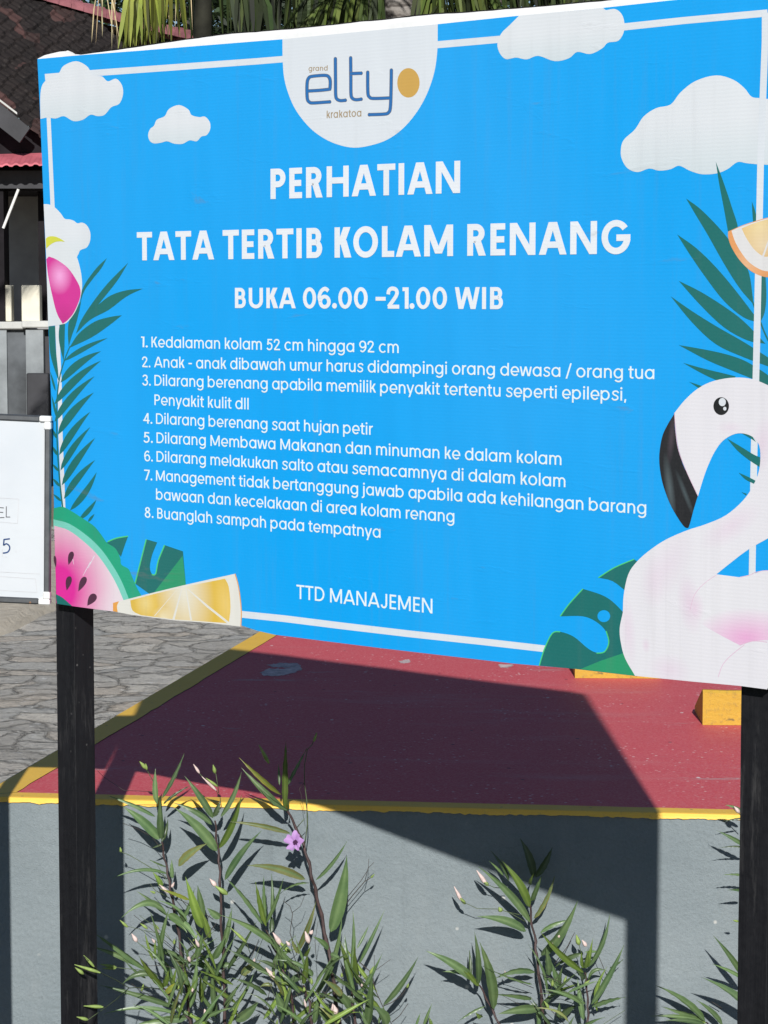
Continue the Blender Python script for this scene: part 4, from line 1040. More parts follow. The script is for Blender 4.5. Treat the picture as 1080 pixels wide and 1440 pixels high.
# second, lower slope seen past the ridge
g = MB(); q = [RG[2] + Vector((0, .3, -.05)), RG[4] + Vector((.1, .3, -.05)), RG[4] + Vector((1.2, 2.5, -1)), RG[2] + Vector((0, 2.5, -1))]
g.add(q, [(0, 1, 2, 3)]); g.add([p + Vector((0, .05, 0)) for p in q], [(0, 3, 2, 1)]); g.build('roof', M_TILE, bld)
# barge board, soffit and gable wall
def slab4(pts, dep, mat, name):
    G = MB(); P = [Vector(p) for p in pts]; Q = [p + Vector((0, dep, 0)) for p in P]; n = len(P)
    G.add(P + Q, [tuple(range(n)), tuple(range(2*n-1, n-1, -1))] + [(i, n+i, n+(i+1) % n, (i+1) % n) for i in range(n)]); return G.build(name, mat, bld)
slab4([bp(-60, 96, BY-.12), bp(42, 180, BY-.12), bp(27.5, 200.5, BY-.12), bp(-60, 132, BY-.12)], .05, M_FASC, 'barge_board')
slab4([bp(-60, 94, BY-.14), bp(24, 158, BY-.14), bp(24, 161, BY-.14), bp(-60, 97.5, BY-.14)], .02, M_LEDGE, 'barge_trim')
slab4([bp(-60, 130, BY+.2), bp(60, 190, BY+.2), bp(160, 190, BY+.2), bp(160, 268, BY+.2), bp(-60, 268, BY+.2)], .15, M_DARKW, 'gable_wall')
g = MB(); n = 60; a, b = bp(-60, 232, BY - .25), bp(150, 226, BY - .25); vs = []
for i in range(n + 1):
    p = a + (b - a) * (i / n); w = .010 * math.cos(i * 1.6)
    vs += [p + Vector((0, .45, .115)), p + Vector((0, 0, -.005 + w)), p + Vector((0, 0, -.022 + w)), p + Vector((0, .45, .098))]
g.add(vs, [(4*i+k, 4*i+(k+1) % 4, 4*i+4+(k+1) % 4, 4*i+4+k) for i in range(n) for k in range(4)])
g.build('awning', M_AWN, bld)
g = MB(); g.box(bp(-60, 265, BY + .05), Vector((1.35, 0, 0)), Vector((0, .14, 0)), Vector((0, 0, .16))); g.build('lintel', M_FASC, bld)
g = MB(); g.box(bp(-60, 620, BY + 2.4), Vector((2.2, 0, 0)), Vector((0, .15, 0)), Vector((0, 0, 2.6))); g.build('rear_wall', M_GREYIN, bld)
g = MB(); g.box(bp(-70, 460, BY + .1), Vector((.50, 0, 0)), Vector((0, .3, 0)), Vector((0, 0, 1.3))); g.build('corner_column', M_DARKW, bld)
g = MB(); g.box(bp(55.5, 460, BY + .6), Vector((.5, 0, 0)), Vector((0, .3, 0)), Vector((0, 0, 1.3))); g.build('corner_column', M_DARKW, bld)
# the roof of the veranda keeps the inside dim
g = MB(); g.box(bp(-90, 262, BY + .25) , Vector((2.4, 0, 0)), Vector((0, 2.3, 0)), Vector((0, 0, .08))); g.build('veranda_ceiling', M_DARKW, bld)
g = MB(); g.tube([bp(4.5, 321, BY - .06), bp(26, 266, BY - .06)], .013, 8); g.build('white_pipe', M_WPL, bld)
for x0, x1 in ((7, 15.5), (30.5, 55.5)):
    g = MB(); p = bp(x0, 452, BY + .15); q = bp(x1, 401, BY + .15); g.box(p, Vector((q.x - p.x, 0, 0)), Vector((0, .16, 0)), Vector((0, 0, q.z - p.z)), 0, .006); g.build('pillar', M_CREAM, bld)
g = MB(); p = bp(-60, 463, BY + .05); g.box(p, Vector((.62, 0, 0)), Vector((0, .4, 0)), Vector((0, 0, .068)), 0, .01); g.build('ledge', M_LEDGE, bld)
g = MB(); p = bp(30, 461, BY - .03); g.box(p, Vector((.62, 0, 0)), Vector((0, .4, 0)), Vector((0, 0, .062)), 0, .01); g.build('ledge', M_LEDGE, bld)
for x0, x1, dy, mt in ((-60, 8.5, .08, M_PARA), (8.5, 36, .12, M_PARA2), (36, 60, .02, M_PARA), (60, 130, .14, M_FASC)):
    g = MB(); p = bp(x0, 463, BY + dy); q = bp(x1, 463, BY + dy); g.box(Vector((p.x, p.y, -.05)), Vector((q.x - p.x + .004, 0, 0)), Vector((0, .3, 0)), Vector((0, 0, p.z - .003 + .05))); g.build('parapet', mt, bld)

g = MB(); p = bp(37, 525, BY - .10); g.box(Vector((p.x, p.y, -.05)), Vector((.20, 0, 0)), Vector((0, .1, 0)), Vector((0, 0, p.z + .05)), 0, .008); g.build('dark_panel', M_FASC, bld)

# ------------------------------------------------------------------ trees
def m_leaf(name, c1, c2, rough=.5, trans=.25, sc=1.3, spec=.4):
    t = NT(name); n = t.noise(t.co(), sc, 5, .65)
    at = t.n.new('ShaderNodeAttribute'); at.attribute_name = 'tint'
    c = t.mix(t.ramp(n, [(.3, 0), (.7, 1)]), c1, c2); c = t.mix(1.0, c, at.outputs['Color'], 'MULTIPLY')
    t.base(c); t.rough(rough, spec)
    tr = t.n.new('ShaderNodeBsdfTranslucent'); t.l.new(c, tr.inputs[0])
    ms = t.n.new('ShaderNodeMixShader'); ms.inputs[0].default_value = trans
    out = t.n['Material Output']; t.l.new(t.b.outputs[0], ms.inputs[1]); t.l.new(tr.outputs[0], ms.inputs[2]); t.l.new(ms.outputs[0], out.inputs[0])
    return t.mat
M_TREE = m_leaf('dark_tree_foliage', (.010, .022, .010), (.030, .055, .018), .6)
M_TREE2 = m_leaf('olive_tree_foliage', (.022, .036, .014), (.055, .075, .026), .6)
M_BARK = plain('grey_bark', (.10, .085, .072), .9, .15, .4, 9, .5)
def tree(x, y, h, r, mat, label, n=15000, seed=1):
    rnd = random.Random(seed); t = thing('tree', label, 'tree', (x, y, 0), 0, 'dark trees behind the palms')
    g = MB(); base = Vector((x, y, -.06)); top = Vector((x + rnd.uniform(-.4, .4), y, h * .62))
    g.tube([base, base.lerp(top, .5) + Vector((.15, 0, 0)), top], .22, 9, 0, .11)
    tips = []
    for k in range(9):
        a = rnd.uniform(0, 6.283); s_ = base.lerp(top, rnd.uniform(.42, .98)); e = s_ + Vector((math.cos(a) * r * rnd.uniform(.4, .75), math.sin(a) * r * rnd.uniform(.4, .75), rnd.uniform(.3, .34 * h)))
        g.tube([s_, s_.lerp(e, .5) + Vector((0, 0, .15)), e], .075, 6, 0, .025); tips.append(e)
    g.build('trunk', M_BARK, t)
    g = MB(); cl = []
    for k in range(46):
        a = rnd.uniform(0, 6.283); q = rnd.uniform(0, 1) ** .5; z = rnd.uniform(h * .16, h * .98); sp_ = math.sin(math.pi * min(1, max(.12, (z / h) * .85 + .12))) ** .6
        cl.append((Vector((x + math.cos(a) * r * q * sp_, y + math.sin(a) * r * q * sp_, z)), rnd.uniform(.5, 1.0), rnd.uniform(.55, 1.5)))
    for k in range(n):
        c, rr, b = rnd.choice(cl); d = Vector((rnd.gauss(0, 1), rnd.gauss(0, 1), rnd.gauss(0, .75))); d.normalize()
        p = c + d * rr * rnd.uniform(.35, 1.05); s_ = rnd.uniform(.035, .075)
        ax = Vector((rnd.gauss(0, 1), rnd.gauss(0, 1), rnd.gauss(-.3, .6))).normalized(); ay = ax.cross(Vector((rnd.gauss(0, 1), rnd.gauss(0, 1), rnd.gauss(0, 1)))).normalized()
        tv = b * rnd.uniform(.7, 1.3)
        g.add([p - ax * s_ * 1.3, p + ay * s_ * .5, p + ax * s_ * 1.3, p - ay * s_ * .5], [(0, 1, 2, 3)], 0, (tv, tv, tv * rnd.uniform(.8, 1.1), 1))
    g.build('crown', mat, t, tint=True)
tree(-3.6, 33, 7.5, 1.9, M_TREE, 'dark green broad leaved tree behind the tiled roof, farthest left of the trees', seed=3)
tree(-2.1, 31, 7.2, 1.7, M_TREE, 'dark bushy tree behind the end of the roof ridge, left of the slim palm', seed=7)
tree(-.7, 36, 8.0, 2.0, M_TREE2, 'olive green tree seen between the two palm trunks', seed=4)
tree(1.0, 33, 7.5, 1.9, M_TREE, 'dark tree right behind the thick palm trunk', seed=5)
tree(2.7, 35, 8.0, 2.0, M_TREE2, 'olive green tree right of the thick palm trunk', seed=8)
tree(4.6, 37, 8.0, 2.2, M_TREE, 'dark green tree above the right part of the sign, farthest right of the trees', seed=6)

M_FROND = m_leaf('palm_frond_green', (.038, .060, .016), (.095, .130, .034), .55, .3, 1.3, .22)
M_FROND2 = m_leaf('palm_frond_deep_green', (.014, .026, .010), (.050, .075, .022), .55, .3, 1.3, .22)
M_YELF = m_leaf('yellowing_palm_frond', (.080, .105, .020), (.20, .23, .045), .55, .3, 1.3, .25)
M_DRY = m_leaf('dry_palm_leaflets', (.42, .34, .20), (.60, .52, .34), .7, .25)
def m_palmtrunk():
    t = NT('ringed_palm_trunk'); n = t.noise(t.co(), 9, 6, .7)
    wv = t.n.new('ShaderNodeTexWave'); wv.wave_type = 'BANDS'; wv.bands_direction = 'Z'; wv.inputs['Scale'].default_value = 4.2; wv.inputs['Distortion'].default_value = 4; wv.inputs['Detail'].default_value = 3; wv.inputs['Detail Scale'].default_value = 2
    t.l.new(t.co(), wv.inputs[0])
    c = t.mix(t.ramp(n, [(.3, 0), (.7, 1)]), (.16, .145, .13), (.30, .275, .25)); c = t.mix(t.ramp(wv.outputs['Fac'], [(.05, .75), (.3, 0)]), c, (.06, .05, .045))
    t.base(c); t.rough(.9, .15); t.bump(wv.outputs['Fac'], .6, .02); return t.mat
M_PT = m_palmtrunk(); M_PTD = plain('shade_coloured_palm_stem', (.020, .020, .014), .8, .2, .4, 9, .4)  # slim stem's dark colour stands in for a trunk in shade
def frond(hub, az, el, L, droop, mat, rnd, name, parent, nl=46, ll=.42, hang=.75, dry=0):
    g = MB(); pts = []; p = Vector(hub); e = el; d = L / 16
    for i in range(17):
        pts.append(p.copy()); p = p + Vector((math.cos(az) * math.cos(e), math.sin(az) * math.cos(e), math.sin(e))) * d; e -= droop / 16 * (0.6 + .9 * i / 16)
    g.tube(pts, .020, 5, 0, .004)
    for i in range(nl):
        s_ = .16 + .84 * i / nl; k = s_ * 16; j = min(15, int(k)); c = pts[j].lerp(pts[j+1], k - j); t = (pts[j+1] - pts[j]).normalized()
        side = t.cross(Vector((0, 0, 1)));  side = side.normalized() if side.length > .01 else Vector((1, 0, 0))
        for sg in (-1, 1):
            l = ll * (math.sin(math.pi * min(1, s_ * .86 + .1)) ** .6) * rnd.uniform(.8, 1.12)
            d0 = (side * sg * rnd.uniform(.7, 1) + t * rnd.uniform(.5, .9)).normalized(); dn_ = (d0 * .5 + Vector((0, 0, -hang * rnd.uniform(.7, 1.3)))).normalized()
            m1 = c + d0 * l * .4; m2 = m1 + (d0 * .5 + dn_ * .5).normalized() * l * .3; tip = m2 + dn_ * l * .35
            w = rnd.uniform(.011, .016); wv = t.cross(d0).normalized() * .35 * w + t * w
            tv = rnd.uniform(.6, 1.35); cc = (tv, tv * rnd.uniform(.92, 1.06), tv * .9, 1)
            g.add([c - wv * .5, c + wv * .5, m1 + wv, m1 - wv, m2 + wv * .8, m2 - wv * .8, tip], [(0, 1, 2, 3), (3, 2, 4, 5), (5, 4, 6)], 0, cc)
    return g.build(name, mat, parent, tint=True)
def palm(px, Y, tr, hubpy, label, seed, specs):
    rnd = random.Random(seed); b = at_y(px, 700, Y); hub = at_y(px, hubpy, Y)
    t = thing('palm_tree', label, 'palm tree', (b.x, Y, 0), 0, 'palm trees behind the sign')
    g = MB(); n = 34; vs = []
    for i in range(n + 1):
        z = -.06 + (hub.z + .06) * i / n; r = tr * (1.18 - .22 * i / n) * (1 + .035 * ((i * 7) % 3 - 1))
        for k in range(18):
            a = 2 * math.pi * k / 18; vs.append(Vector((b.x + math.cos(a) * r + .02 * math.sin(z * 2), Y + math.sin(a) * r, z)))
    g.add(vs, [(i*18+k, i*18+(k+1) % 18, (i+1)*18+(k+1) % 18, (i+1)*18+k) for i in range(n) for k in range(18)])
    g.build('trunk', M_PT if tr > .1 else M_PTD, t, smooth=True)
    for (az, el, L, dr, m, ll, hang) in specs: frond(hub + Vector((math.cos(R(az)) * tr * .8, math.sin(R(az)) * tr * .8, -.05)), R(az), R(el), L, R(dr), m, rnd, 'frond', t, 46, ll, hang)
    return t
def hang_frond(rach, Y, n, tips, mat, name, parent, seed, w=.016, skew=0):
    '''an old frond whose leaflets hang straight down; rach = rachis in measured points, tips = (x, y) ends or a (y0, y1) range'''
    rnd = random.Random(seed); g = MB(); P = [at_y(x, y, Y + .05 * math.sin(i)) for i, (x, y) in enumerate(rach)]
    Q = []
    for a, b in zip(P, P[1:]):
        for k in range(5): Q.append(a.lerp(b, k / 5))
    Q.append(P[-1]); g.tube(Q, .018, 5, 0, .005)
    for i in range(n):
        s_ = (.30 + .70 * (i + rnd.uniform(.1, .9)) / n) * (len(Q) - 1.01); j = int(s_); c = Q[j].lerp(Q[j+1], s_ - j)
        dy = rnd.uniform(-.12, .12)
        tp = at_y(540 + (c.x / Y * F) + skew + rnd.gauss(0, 9), rnd.uniform(*tips), Y + dy)
        m = c.lerp(tp, .45) + Vector((rnd.uniform(-.03, .03), dy * .3, .04)); ww = w * rnd.uniform(.7, 1.25); tw = rnd.uniform(-.8, .8)
        sd = Vector((math.cos(tw), math.sin(tw), 0)) * ww
        tv = rnd.uniform(.2, 1.0) ** 1.5 * 2.0; cc = (tv * rnd.uniform(.95, 1.15), tv, tv * .9, 1)  # wide random tint paints a mix of lit and shaded leaflets
        m2 = m.lerp(tp, .55)
        g.add([c - sd*.4, c + sd*.4, m + sd, m - sd, m2 + sd*.8, m2 - sd*.8, tp], [(0, 1, 2, 3), (3, 2, 4, 5), (5, 4, 6)], 0, cc)
    return g.build(name, mat, parent, tint=True)
up_f = [(az, 55 - (i % 3) * 14, 2.5, 85, M_FROND if i % 2 else M_FROND2, .42, .6) for i, az in enumerate(range(15, 375, 40))]
t = palm(563, 19, .148, -70, 'palm tree with a thick grey ringed trunk above the middle of the sign', 21, up_f)
H = (563, -68)
hang_frond([H, (530, -75), (490, -60), (455, -35), (430, -5)], 18.9, 60, (40, 75), M_FROND2, 'frond', t, 1, .017, -14)
hang_frond([H, (520, -50), (480, -25), (450, 5), (440, 25)], 18.6, 44, (48, 80), M_FROND, 'frond', t, 2, .015, -22)
hang_frond([H, (500, -90), (440, -85), (390, -50), (350, -10)], 19.3, 64, (45, 80), M_FROND2, 'frond', t, 3, .017, -10)
hang_frond([H, (540, -60), (515, -30), (505, 5)], 18.7, 36, (45, 70), M_FROND2, 'frond', t, 4, .015, -6)
hang_frond([H, (600, -70), (640, -50), (680, -20), (705, 15)], 18.8, 56, (25, 55), M_FROND, 'frond', t, 5, .017, 14)
hang_frond([H, (595, -45), (615, -10), (622, 10)], 18.6, 30, (30, 50), M_FROND, 'frond', t, 6, .015, -8)
hang_frond([H, (620, -90), (690, -85), (750, -50), (790, -15)], 19.3, 56, (20, 50), M_FROND2, 'frond', t, 7, .017, 12)
t = palm(287, 16.5, .058, -105, 'slim palm with shade coloured stem and yellowing fronds hanging before the tiled roof', 22, up_f[:7])
H = (287, -103)
hang_frond([H, (250, -110), (215, -85), (190, -45), (178, -10)], 16.2, 46, (52, 76), M_YELF, 'frond', t, 8, .013, -3)
hang_frond([H, (255, -90), (220, -60), (200, -25), (196, 0)], 16.1, 22, (48, 72), M_YELF, 'frond', t, 9, .013, 2)
hang_frond([H, (230, -125), (180, -100), (145, -50), (136, -10)], 16.4, 13, (45, 76), M_DRY, 'frond', t, 10, .0042, -5)
hang_frond([H, (262, -95), (238, -60), (224, -20)], 16.3, 9, (25, 62), M_DRY, 'frond', t, 11, .004, -4)
hang_frond([H, (300, -110), (330, -90), (355, -50), (372, 0)], 16.3, 40, (50, 75), M_FROND2, 'frond', t, 12, .014, 6)
hang_frond([H, (285, -85), (275, -50), (272, -10)], 16.6, 22, (50, 75), M_FROND2, 'frond', t, 13, .014, 2)
t = palm(905, 23, .13, -110, 'tall palm behind the right half of the sign, only its hanging fronds in view', 23, up_f)
H = (905, -108)
hang_frond([H, (860, -105), (810, -70), (775, -20)], 22.8, 56, (10, 45), M_FROND, 'frond', t, 14, .02, -12)
hang_frond([H, (870, -80), (840, -40), (825, -5)], 22.6, 40, (10, 40), M_FROND2, 'frond', t, 15, .02, -8)

# ------------------------------------------------------------------ flowering plants in front of the wall
M_LEAF = m_leaf('narrow_green_leaf', (.062, .118, .048), (.140, .210, .088), .40, .25, 14, .6)
M_LEAFY = m_leaf('young_green_leaf', (.13, .215, .040), (.22, .32, .075), .42, .35, 9, .5)
M_STEM = plain('brown_plant_stem', (.060, .036, .034), .6, .4, .4, 60)
M_STEMG = plain('green_flower_stalk', (.09, .12, .055), .6, .4, .3, 60)
M_TWIG = plain('dry_twig', (.055, .045, .038), .7, .3, .4, 60)
M_BUD = plain('faded_pink_bud', (.62, .48, .44), .6, .3, .25, 120)
M_BUDG = plain('green_bud', (.22, .30, .08), .6, .3, .3, 90)
M_PETAL = m_leaf('lilac_petal', (.46, .24, .56), (.58, .33, .66), .6, .3, 30)
M_THROAT = plain('dark_purple_throat', (.05, .012, .05), .7, .2, .2, 90)
def R1(*p): return (100 + p[0] / 5.4, 1030 + p[1] / 5.4)
def R2(*p): return (280 + p[0] / 5.4, 1030 + p[1] / 5.4)
def R3(*p): return (100 + p[0] / 5.4, 1230 + p[1] / 5.4)
def R4(*p): return (280 + p[0] / 5.4, 1230 + p[1] / 5.4)
def R5(*p): return (440 + p[0] / 5.4, 1180 + p[1] / 5.4)
def R6(*p): return (680 + p[0] / 4.909, 1280 + p[1] / 4.909)
def RQ(*p): return (560 + p[0] / 3.857, 1130 + p[1] / 3.857)
def RT(*p): return (800 + p[0] / 3.857, 1130 + p[1] / 3.857)
rl = random.Random(11)
def wall_y(px): return at_y(px, 1200, 5).x * 0 + (C0 + xd * ((px - 0) / 1040 * 1.52)).y
class Plant:
    def __init__(s, px, depth, label):
        s.Y = depth; b = at_y(px, 1440, depth)
        s.t = thing('flowering_plant', label, 'plant', (b.x, depth, -.05), 0, 'narrow leaved plants growing along the wall')
        s.leaf = MB(); s.young = MB()
    def stem(s, pts, r0=.0034, r1=.0020, root=True, mat=None, name='stem'):
        P = [at_y(x, y, s.Y + .006 * math.sin(i * 1.3)) for i, (x, y) in enumerate(pts)]
        if root:
            e = P[-1]; P += [Vector((e.x + .008, e.y + .01, e.z * .5)), Vector((e.x + .012, e.y + .012, -.05))]
        Q = []
        for a, b in zip(P, P[1:]):
            for k in range(4): Q.append(a.lerp(b, k / 4) + Vector((.0012, .001, 0)) * math.sin(len(Q) * 1.1))
        Q.append(P[-1])
        g = MB(); n = len(Q); vs = []; fs = []
        for i, p in enumerate(Q):
            r = r1 + (r0 - r1) * i / (n - 1)
            if i % 4 == 0 and 0 < i < n - 3: r *= 1.28
            for k in range(7): a = 6.283 * k / 7; vs.append(p + Vector((math.cos(a) * r, math.sin(a) * r, 0)))
        for i in range(n - 1):
            for k in range(7): fs.append((i*7+k, i*7+(k+1) % 7, (i+1)*7+(k+1) % 7, (i+1)*7+k))
        g.add(vs, fs); g.build(name, mat or M_STEM, s.t, smooth=True); return s
    def lf(s, b, t, w, bend=0.0, dz=None, young=False, fold=.42, tone=None):
        """leaf from base pixel to tip pixel, w = width in pixels at its place, dz = how far the tip leans towards the camera"""
        dz = rl.uniform(-.012, .05) if dz is None else dz
        B = at_y(*b, s.Y); T = at_y(*t, s.Y - dz); L = (T - B).length; d = (T - B).normalized()
        view = Vector((0, -1, .1)); sd = d.cross(view).normalized(); nn = sd.cross(d).normalized()
        rot = Matrix.Rotation(rl.uniform(-.45, .45), 3, d); sd = rot @ sd; nn = rot @ nn
        k = s.Y / F; hw = w * k / 2 / max(.6, abs(math.cos(.25))); bn = bend * k
        pd = Vector((-d.z, 0, d.x)); pd = -pd if pd.z < 0 else pd
        n = 15; vs = []; fs = []; droop = rl.uniform(-.02, .10) * abs(d.x) ** .5
        wavy = rl.uniform(.0006, .0016); ph = rl.uniform(0, 6); arch = rl.uniform(.02, .10) * L; tws = rl.uniform(-.7, .7)
        for i in range(n + 1):
            u = i / n; c = B + d * (L * u) + pd * (bn * 4 * u * (1 - u)) + nn * (arch * 4 * u * (1 - u)) - Vector((0, 0, droop * L)) * (u ** 2.2)
            ww = hw * .84 * (u ** .62 * (1 - u) ** 1.12 / .322) + hw * .06 * (1 - u); ww = max(ww, .00025)
            wv = nn * wavy * math.sin(i * 2.1 + ph); ct, st = math.cos(tws * u), math.sin(tws * u); s1 = sd * ct + nn * st; n1 = nn * ct - sd * st
            vs += [c + s1 * ww + n1 * (ww * fold) + wv, c + s1 * ww * .5 + n1 * (ww * fold * .42), c - n1 * .0003, c - s1 * ww * .5 + n1 * (ww * fold * .42), c - s1 * ww + n1 * (ww * fold) - wv]
        for i in range(n):
            for q in range(4): a = i*5+q; fs.append((a, a+1, a+6, a+5))
        tv = tone or rl.uniform(.72, 1.3); G = s.young if young else s.leaf
        base = len(G.v); yl = rl.random() < .07
        G.add(vs, fs, 0, (tv * (1.9 if yl else 1), tv * rl.uniform(.96, 1.04) * (1.25 if yl else 1), tv * rl.uniform(.85, 1.05), 1))
        for i in range(n + 1): G.c[base + i*5 + 2] = (tv * 1.5, tv * 1.4, tv * 1.4, 1)
        return s
    def stalk(s, pts, r=.0009, dz=.01, mat=None, name='flower_stalk'):
        P = [at_y(x, y, s.Y - dz * i / max(1, len(pts) - 1)) for i, (x, y) in enumerate(pts)]
        g = MB(); g.tube(P, r, 5, 0, r * .7); g.build(name, mat or M_STEMG, s.t, smooth=True); return s
    def bud(s, a, b, w=3.4, green=False, dz=.012):
        A = at_y(*a, s.Y - dz); Bp = at_y(*b, s.Y - dz - .004); k = s.Y / F; g = MB(); n = 7; vs = []; fs = []
        d = (Bp - A); q = d.cross(Vector((0, 1, 0))).normalized(); e = q.cross(d).normalized()
        for i in range(n + 1):
            u = i / n; r = w * k / 2 * (.30 + math.sin(math.pi * u ** .8)) * (1 - .55 * u) * 1.15 + .0002
            for j in range(6): an = 6.283 * j / 6; vs.append(A + d * u + q * math.cos(an) * r + e * math.sin(an) * r)
        for i in range(n):
            for j in range(6): fs.append((i*6+j, i*6+(j+1) % 6, (i+1)*6+(j+1) % 6, (i+1)*6+j))
        g.add(vs, fs); g.build('bud', M_BUDG if green else M_BUD, s.t, smooth=True); return s
    def extra(s, n, x0, x1, y0, y1, lmin=45, lmax=95):
        for i in range(n):
            bx = rl.uniform(x0, x1); by = rl.uniform(y0, y1); a = rl.choice((-1, 1)) * rl.uniform(.15, 1.25); l = rl.uniform(lmin, lmax); old = s.Y
            s.Y = old + rl.uniform(-.04, .04)
            s.lf((bx, by), (bx + math.sin(a) * l, by - math.cos(a) * l), rl.uniform(4, 8), rl.uniform(-2, 9), None, rl.random() < .3, tone=rl.uniform(.6, 1.35)); s.Y = old
        for i in range(n // 2):
            bx = rl.uniform(x0, x1); by = rl.uniform(y0, y1); a = rl.uniform(-1.2, 1.2); l = rl.uniform(40, 90)
            e = (bx + math.sin(a) * l, by - math.cos(a) * l); m = (bx + math.sin(a) * l * .5 + rl.uniform(-5, 5), by - math.cos(a) * l * .5)
            s.stalk([(bx, by), m, e], .0007, rl.uniform(0, .03), rl.choice((M_TWIG, M_STEMG)), 'twig')
            if rl.random() < .6: s.bud(m, (m[0] + rl.uniform(-9, 9), m[1] - rl.uniform(6, 12)), rl.uniform(2.6, 4), rl.random() < .7, .015)
        return s
    def done(s):
        if s.leaf.v: s.leaf.build('leaves', M_LEAF, s.t, smooth=True, tint=True)
        if s.young.v: s.young.build('young_leaves', M_LEAFY, s.t, smooth=True, tint=True)

# A: tall plant next to the left post
p = Plant(265, 4.93, 'tall narrow leaved plant next to the left black post, topping the yellow border')
p.stem([R1(688, 830), R1(705, 930), R1(728, 1040), R1(740, 1110), R3(755, 130), R3(780, 250), R3(815, 440), R3(840, 620), R3(855, 760), R3(880, 900), R3(905, 1120)], .0036, .0019)
p.lf(R1(686, 810), R1(676, 500), 11.5, 0, .03).lf(R1(655, 545), R1(640, 275), 9, 0, .0).lf(R1(690, 500), R1(860, 160), 6.5, -3, .0).lf(R1(672, 812), R1(395, 545), 15, 3, .02)
p.lf(R1(640, 640), R1(280, 478), 6.5, 4, .01).lf(R1(700, 545), R1(908, 402), 4.5, 0, -.01, tone=.5).lf(R1(690, 830), R1(735, 660), 7, -2, -.02, tone=.5).lf(R1(690, 850), R1(610, 880), 3, 0, .0, tone=.5)
p.lf(R3(725, 305), R3(383, 325), 11, 24, .05).lf(R3(730, 310), R3(495, 125), 7, 2, .01).lf(R3(740, 300), R3(880, 440), 13, 4, .03).lf(R3(760, 310), R3(970, 510), 10, 6, .05)
p.lf(R1(735, 1075), R1(310, 1098), 5.5, 9, .03).lf(R1(770, 1110), R1(765, 965), 7, 0, .0).lf(R1(720, 1020), R1(585, 965), 3, 0, .02).lf(R3(850, 700), R3(735, 560), 8, 0, .02)
p.stalk([R1(640, 400), R1(600, 330), R1(570, 270), R1(555, 250)]).bud(R1(570, 275), R1(520, 220), 5, True).bud(R1(575, 285), R1(566, 235), 3, True)
p.stalk([R1(700, 900), R1(610, 790), R1(500, 730), R1(395, 690)], .0008, .01, M_TWIG, 'twig').stalk([R1(720, 1100), R1(560, 1000), R1(440, 930), R1(360, 900)]).bud(R1(380, 910), R1(372, 870), 3, True)
p.stalk([R3(750, 180), R3(640, 120), R3(600, 70)]).bud(R3(740, 140), R3(670, 75), 4).bud(R3(640, 140), R3(600, 125), 3, True)
p.stalk([R1(640, 450), R1(400, 440), R1(250, 340), R1(200, 290)], .0006, .0, M_TWIG, 'twig')
p.lf(R3(690, 95), R3(620, -20), 9, 0, .02, True)
p.extra(10, 235, 270, 1260, 1400, 35, 70)
p.done()
# B: low spreading plant leaning over the left post
p = Plant(265, 4.80, 'low spreading plant with thin flower stalks crossing in front of the left black post')
p.stem([R3(700, 860), R3(760, 930), R3(830, 1010), R3(900, 1100)], .0036, .0024)
p.lf(R3(575, 730), R3(162, 412), 10.5, 3, .03).lf(R3(500, 690), R3(138, 528), 8, 2, .02).lf(R3(705, 860), R3(512, 612), 12, 0, .04, True, tone=.62).lf(R3(800, 1010), R3(213, 824), 8.5, 3, .03)
p.lf(R3(810, 1060), R3(230, 1035), 7, 7, .03).lf(R3(660, 770), R3(385, 835), 10, 10, .01).lf(R3(664, 655), R3(745, 245), 8, 0, .01).lf(R3(905, 1010), R3(955, 620), 10, -3, .02).lf(R3(955, 640), R3(1002, 440), 10, 0, .01)
p.lf(R3(625, 650), R3(558, 425), 4.5, 0, .0, True).lf(R3(640, 640), R3(640, 490), 5, 0, .02, True).lf(R3(700, 850), R3(740, 720), 9, 0, .03, True).lf(R3(720, 900), R3(830, 800), 9, 0, .02, True).lf(R3(760, 860), R3(800, 700), 6, 0, .03, True)
p.lf(R3(880, 1080), R3(690, 1065), 13, -3, .02).lf(R3(930, 970), R3(960, 740), 9, 0, .0, tone=.45).lf(R3(880, 1090), R3(480, 1130), 12, 4, .02).lf(R3(820, 870), R3(690, 680), 9, 0, .02, tone=.6).lf(R3(890, 840), R3(740, 600), 9, 0, .01)
p.stalk([R3(700, 870), R3(560, 855), R3(440, 860), R3(340, 800), R3(232, 748), R3(170, 690), R3(100, 620)], .0010, .44)
p.bud(R3(175, 700), R3(95, 612), 3.2, True, .40).bud(R3(222, 745), R3(25, 683), 4, True, .40).bud(R3(95, 755), R3(30, 705), 4.2, True, .40)
p.stalk([R3(440, 860), R3(340, 950), R3(245, 1020), R3(125, 1105)], .0010, .43).bud(R3(245, 1005), R3(95, 997), 4.2, True, .37).bud(R3(130, 1103), R3(42, 1080), 4, True, .42)
p.stalk([R3(560, 730), R3(440, 715), R3(340, 705)]).bud(R3(345, 705), R3(222, 680), 4.5, True).bud(R3(340, 712), R3(235, 712), 3.2, True)
p.stalk([R3(640, 640), R3(560, 560), R3(490, 500)]).bud(R3(500, 510), R3(460, 448), 5.5).bud(R3(640, 520), R3(612, 485), 3.6).stalk([R3(690, 450), R3(540, 420), R3(420, 390)], .0007).bud(R3(430, 400), R3(370, 345), 3.6, True).bud(R3(580, 410), R3(525, 370), 3.4, True)
p.stalk([R3(900, 740), R3(700, 690), R3(500, 695)], .0007, .0, M_TWIG, 'twig')
p.extra(15, 205, 285, 1350, 1450, 40, 85)
p.done()
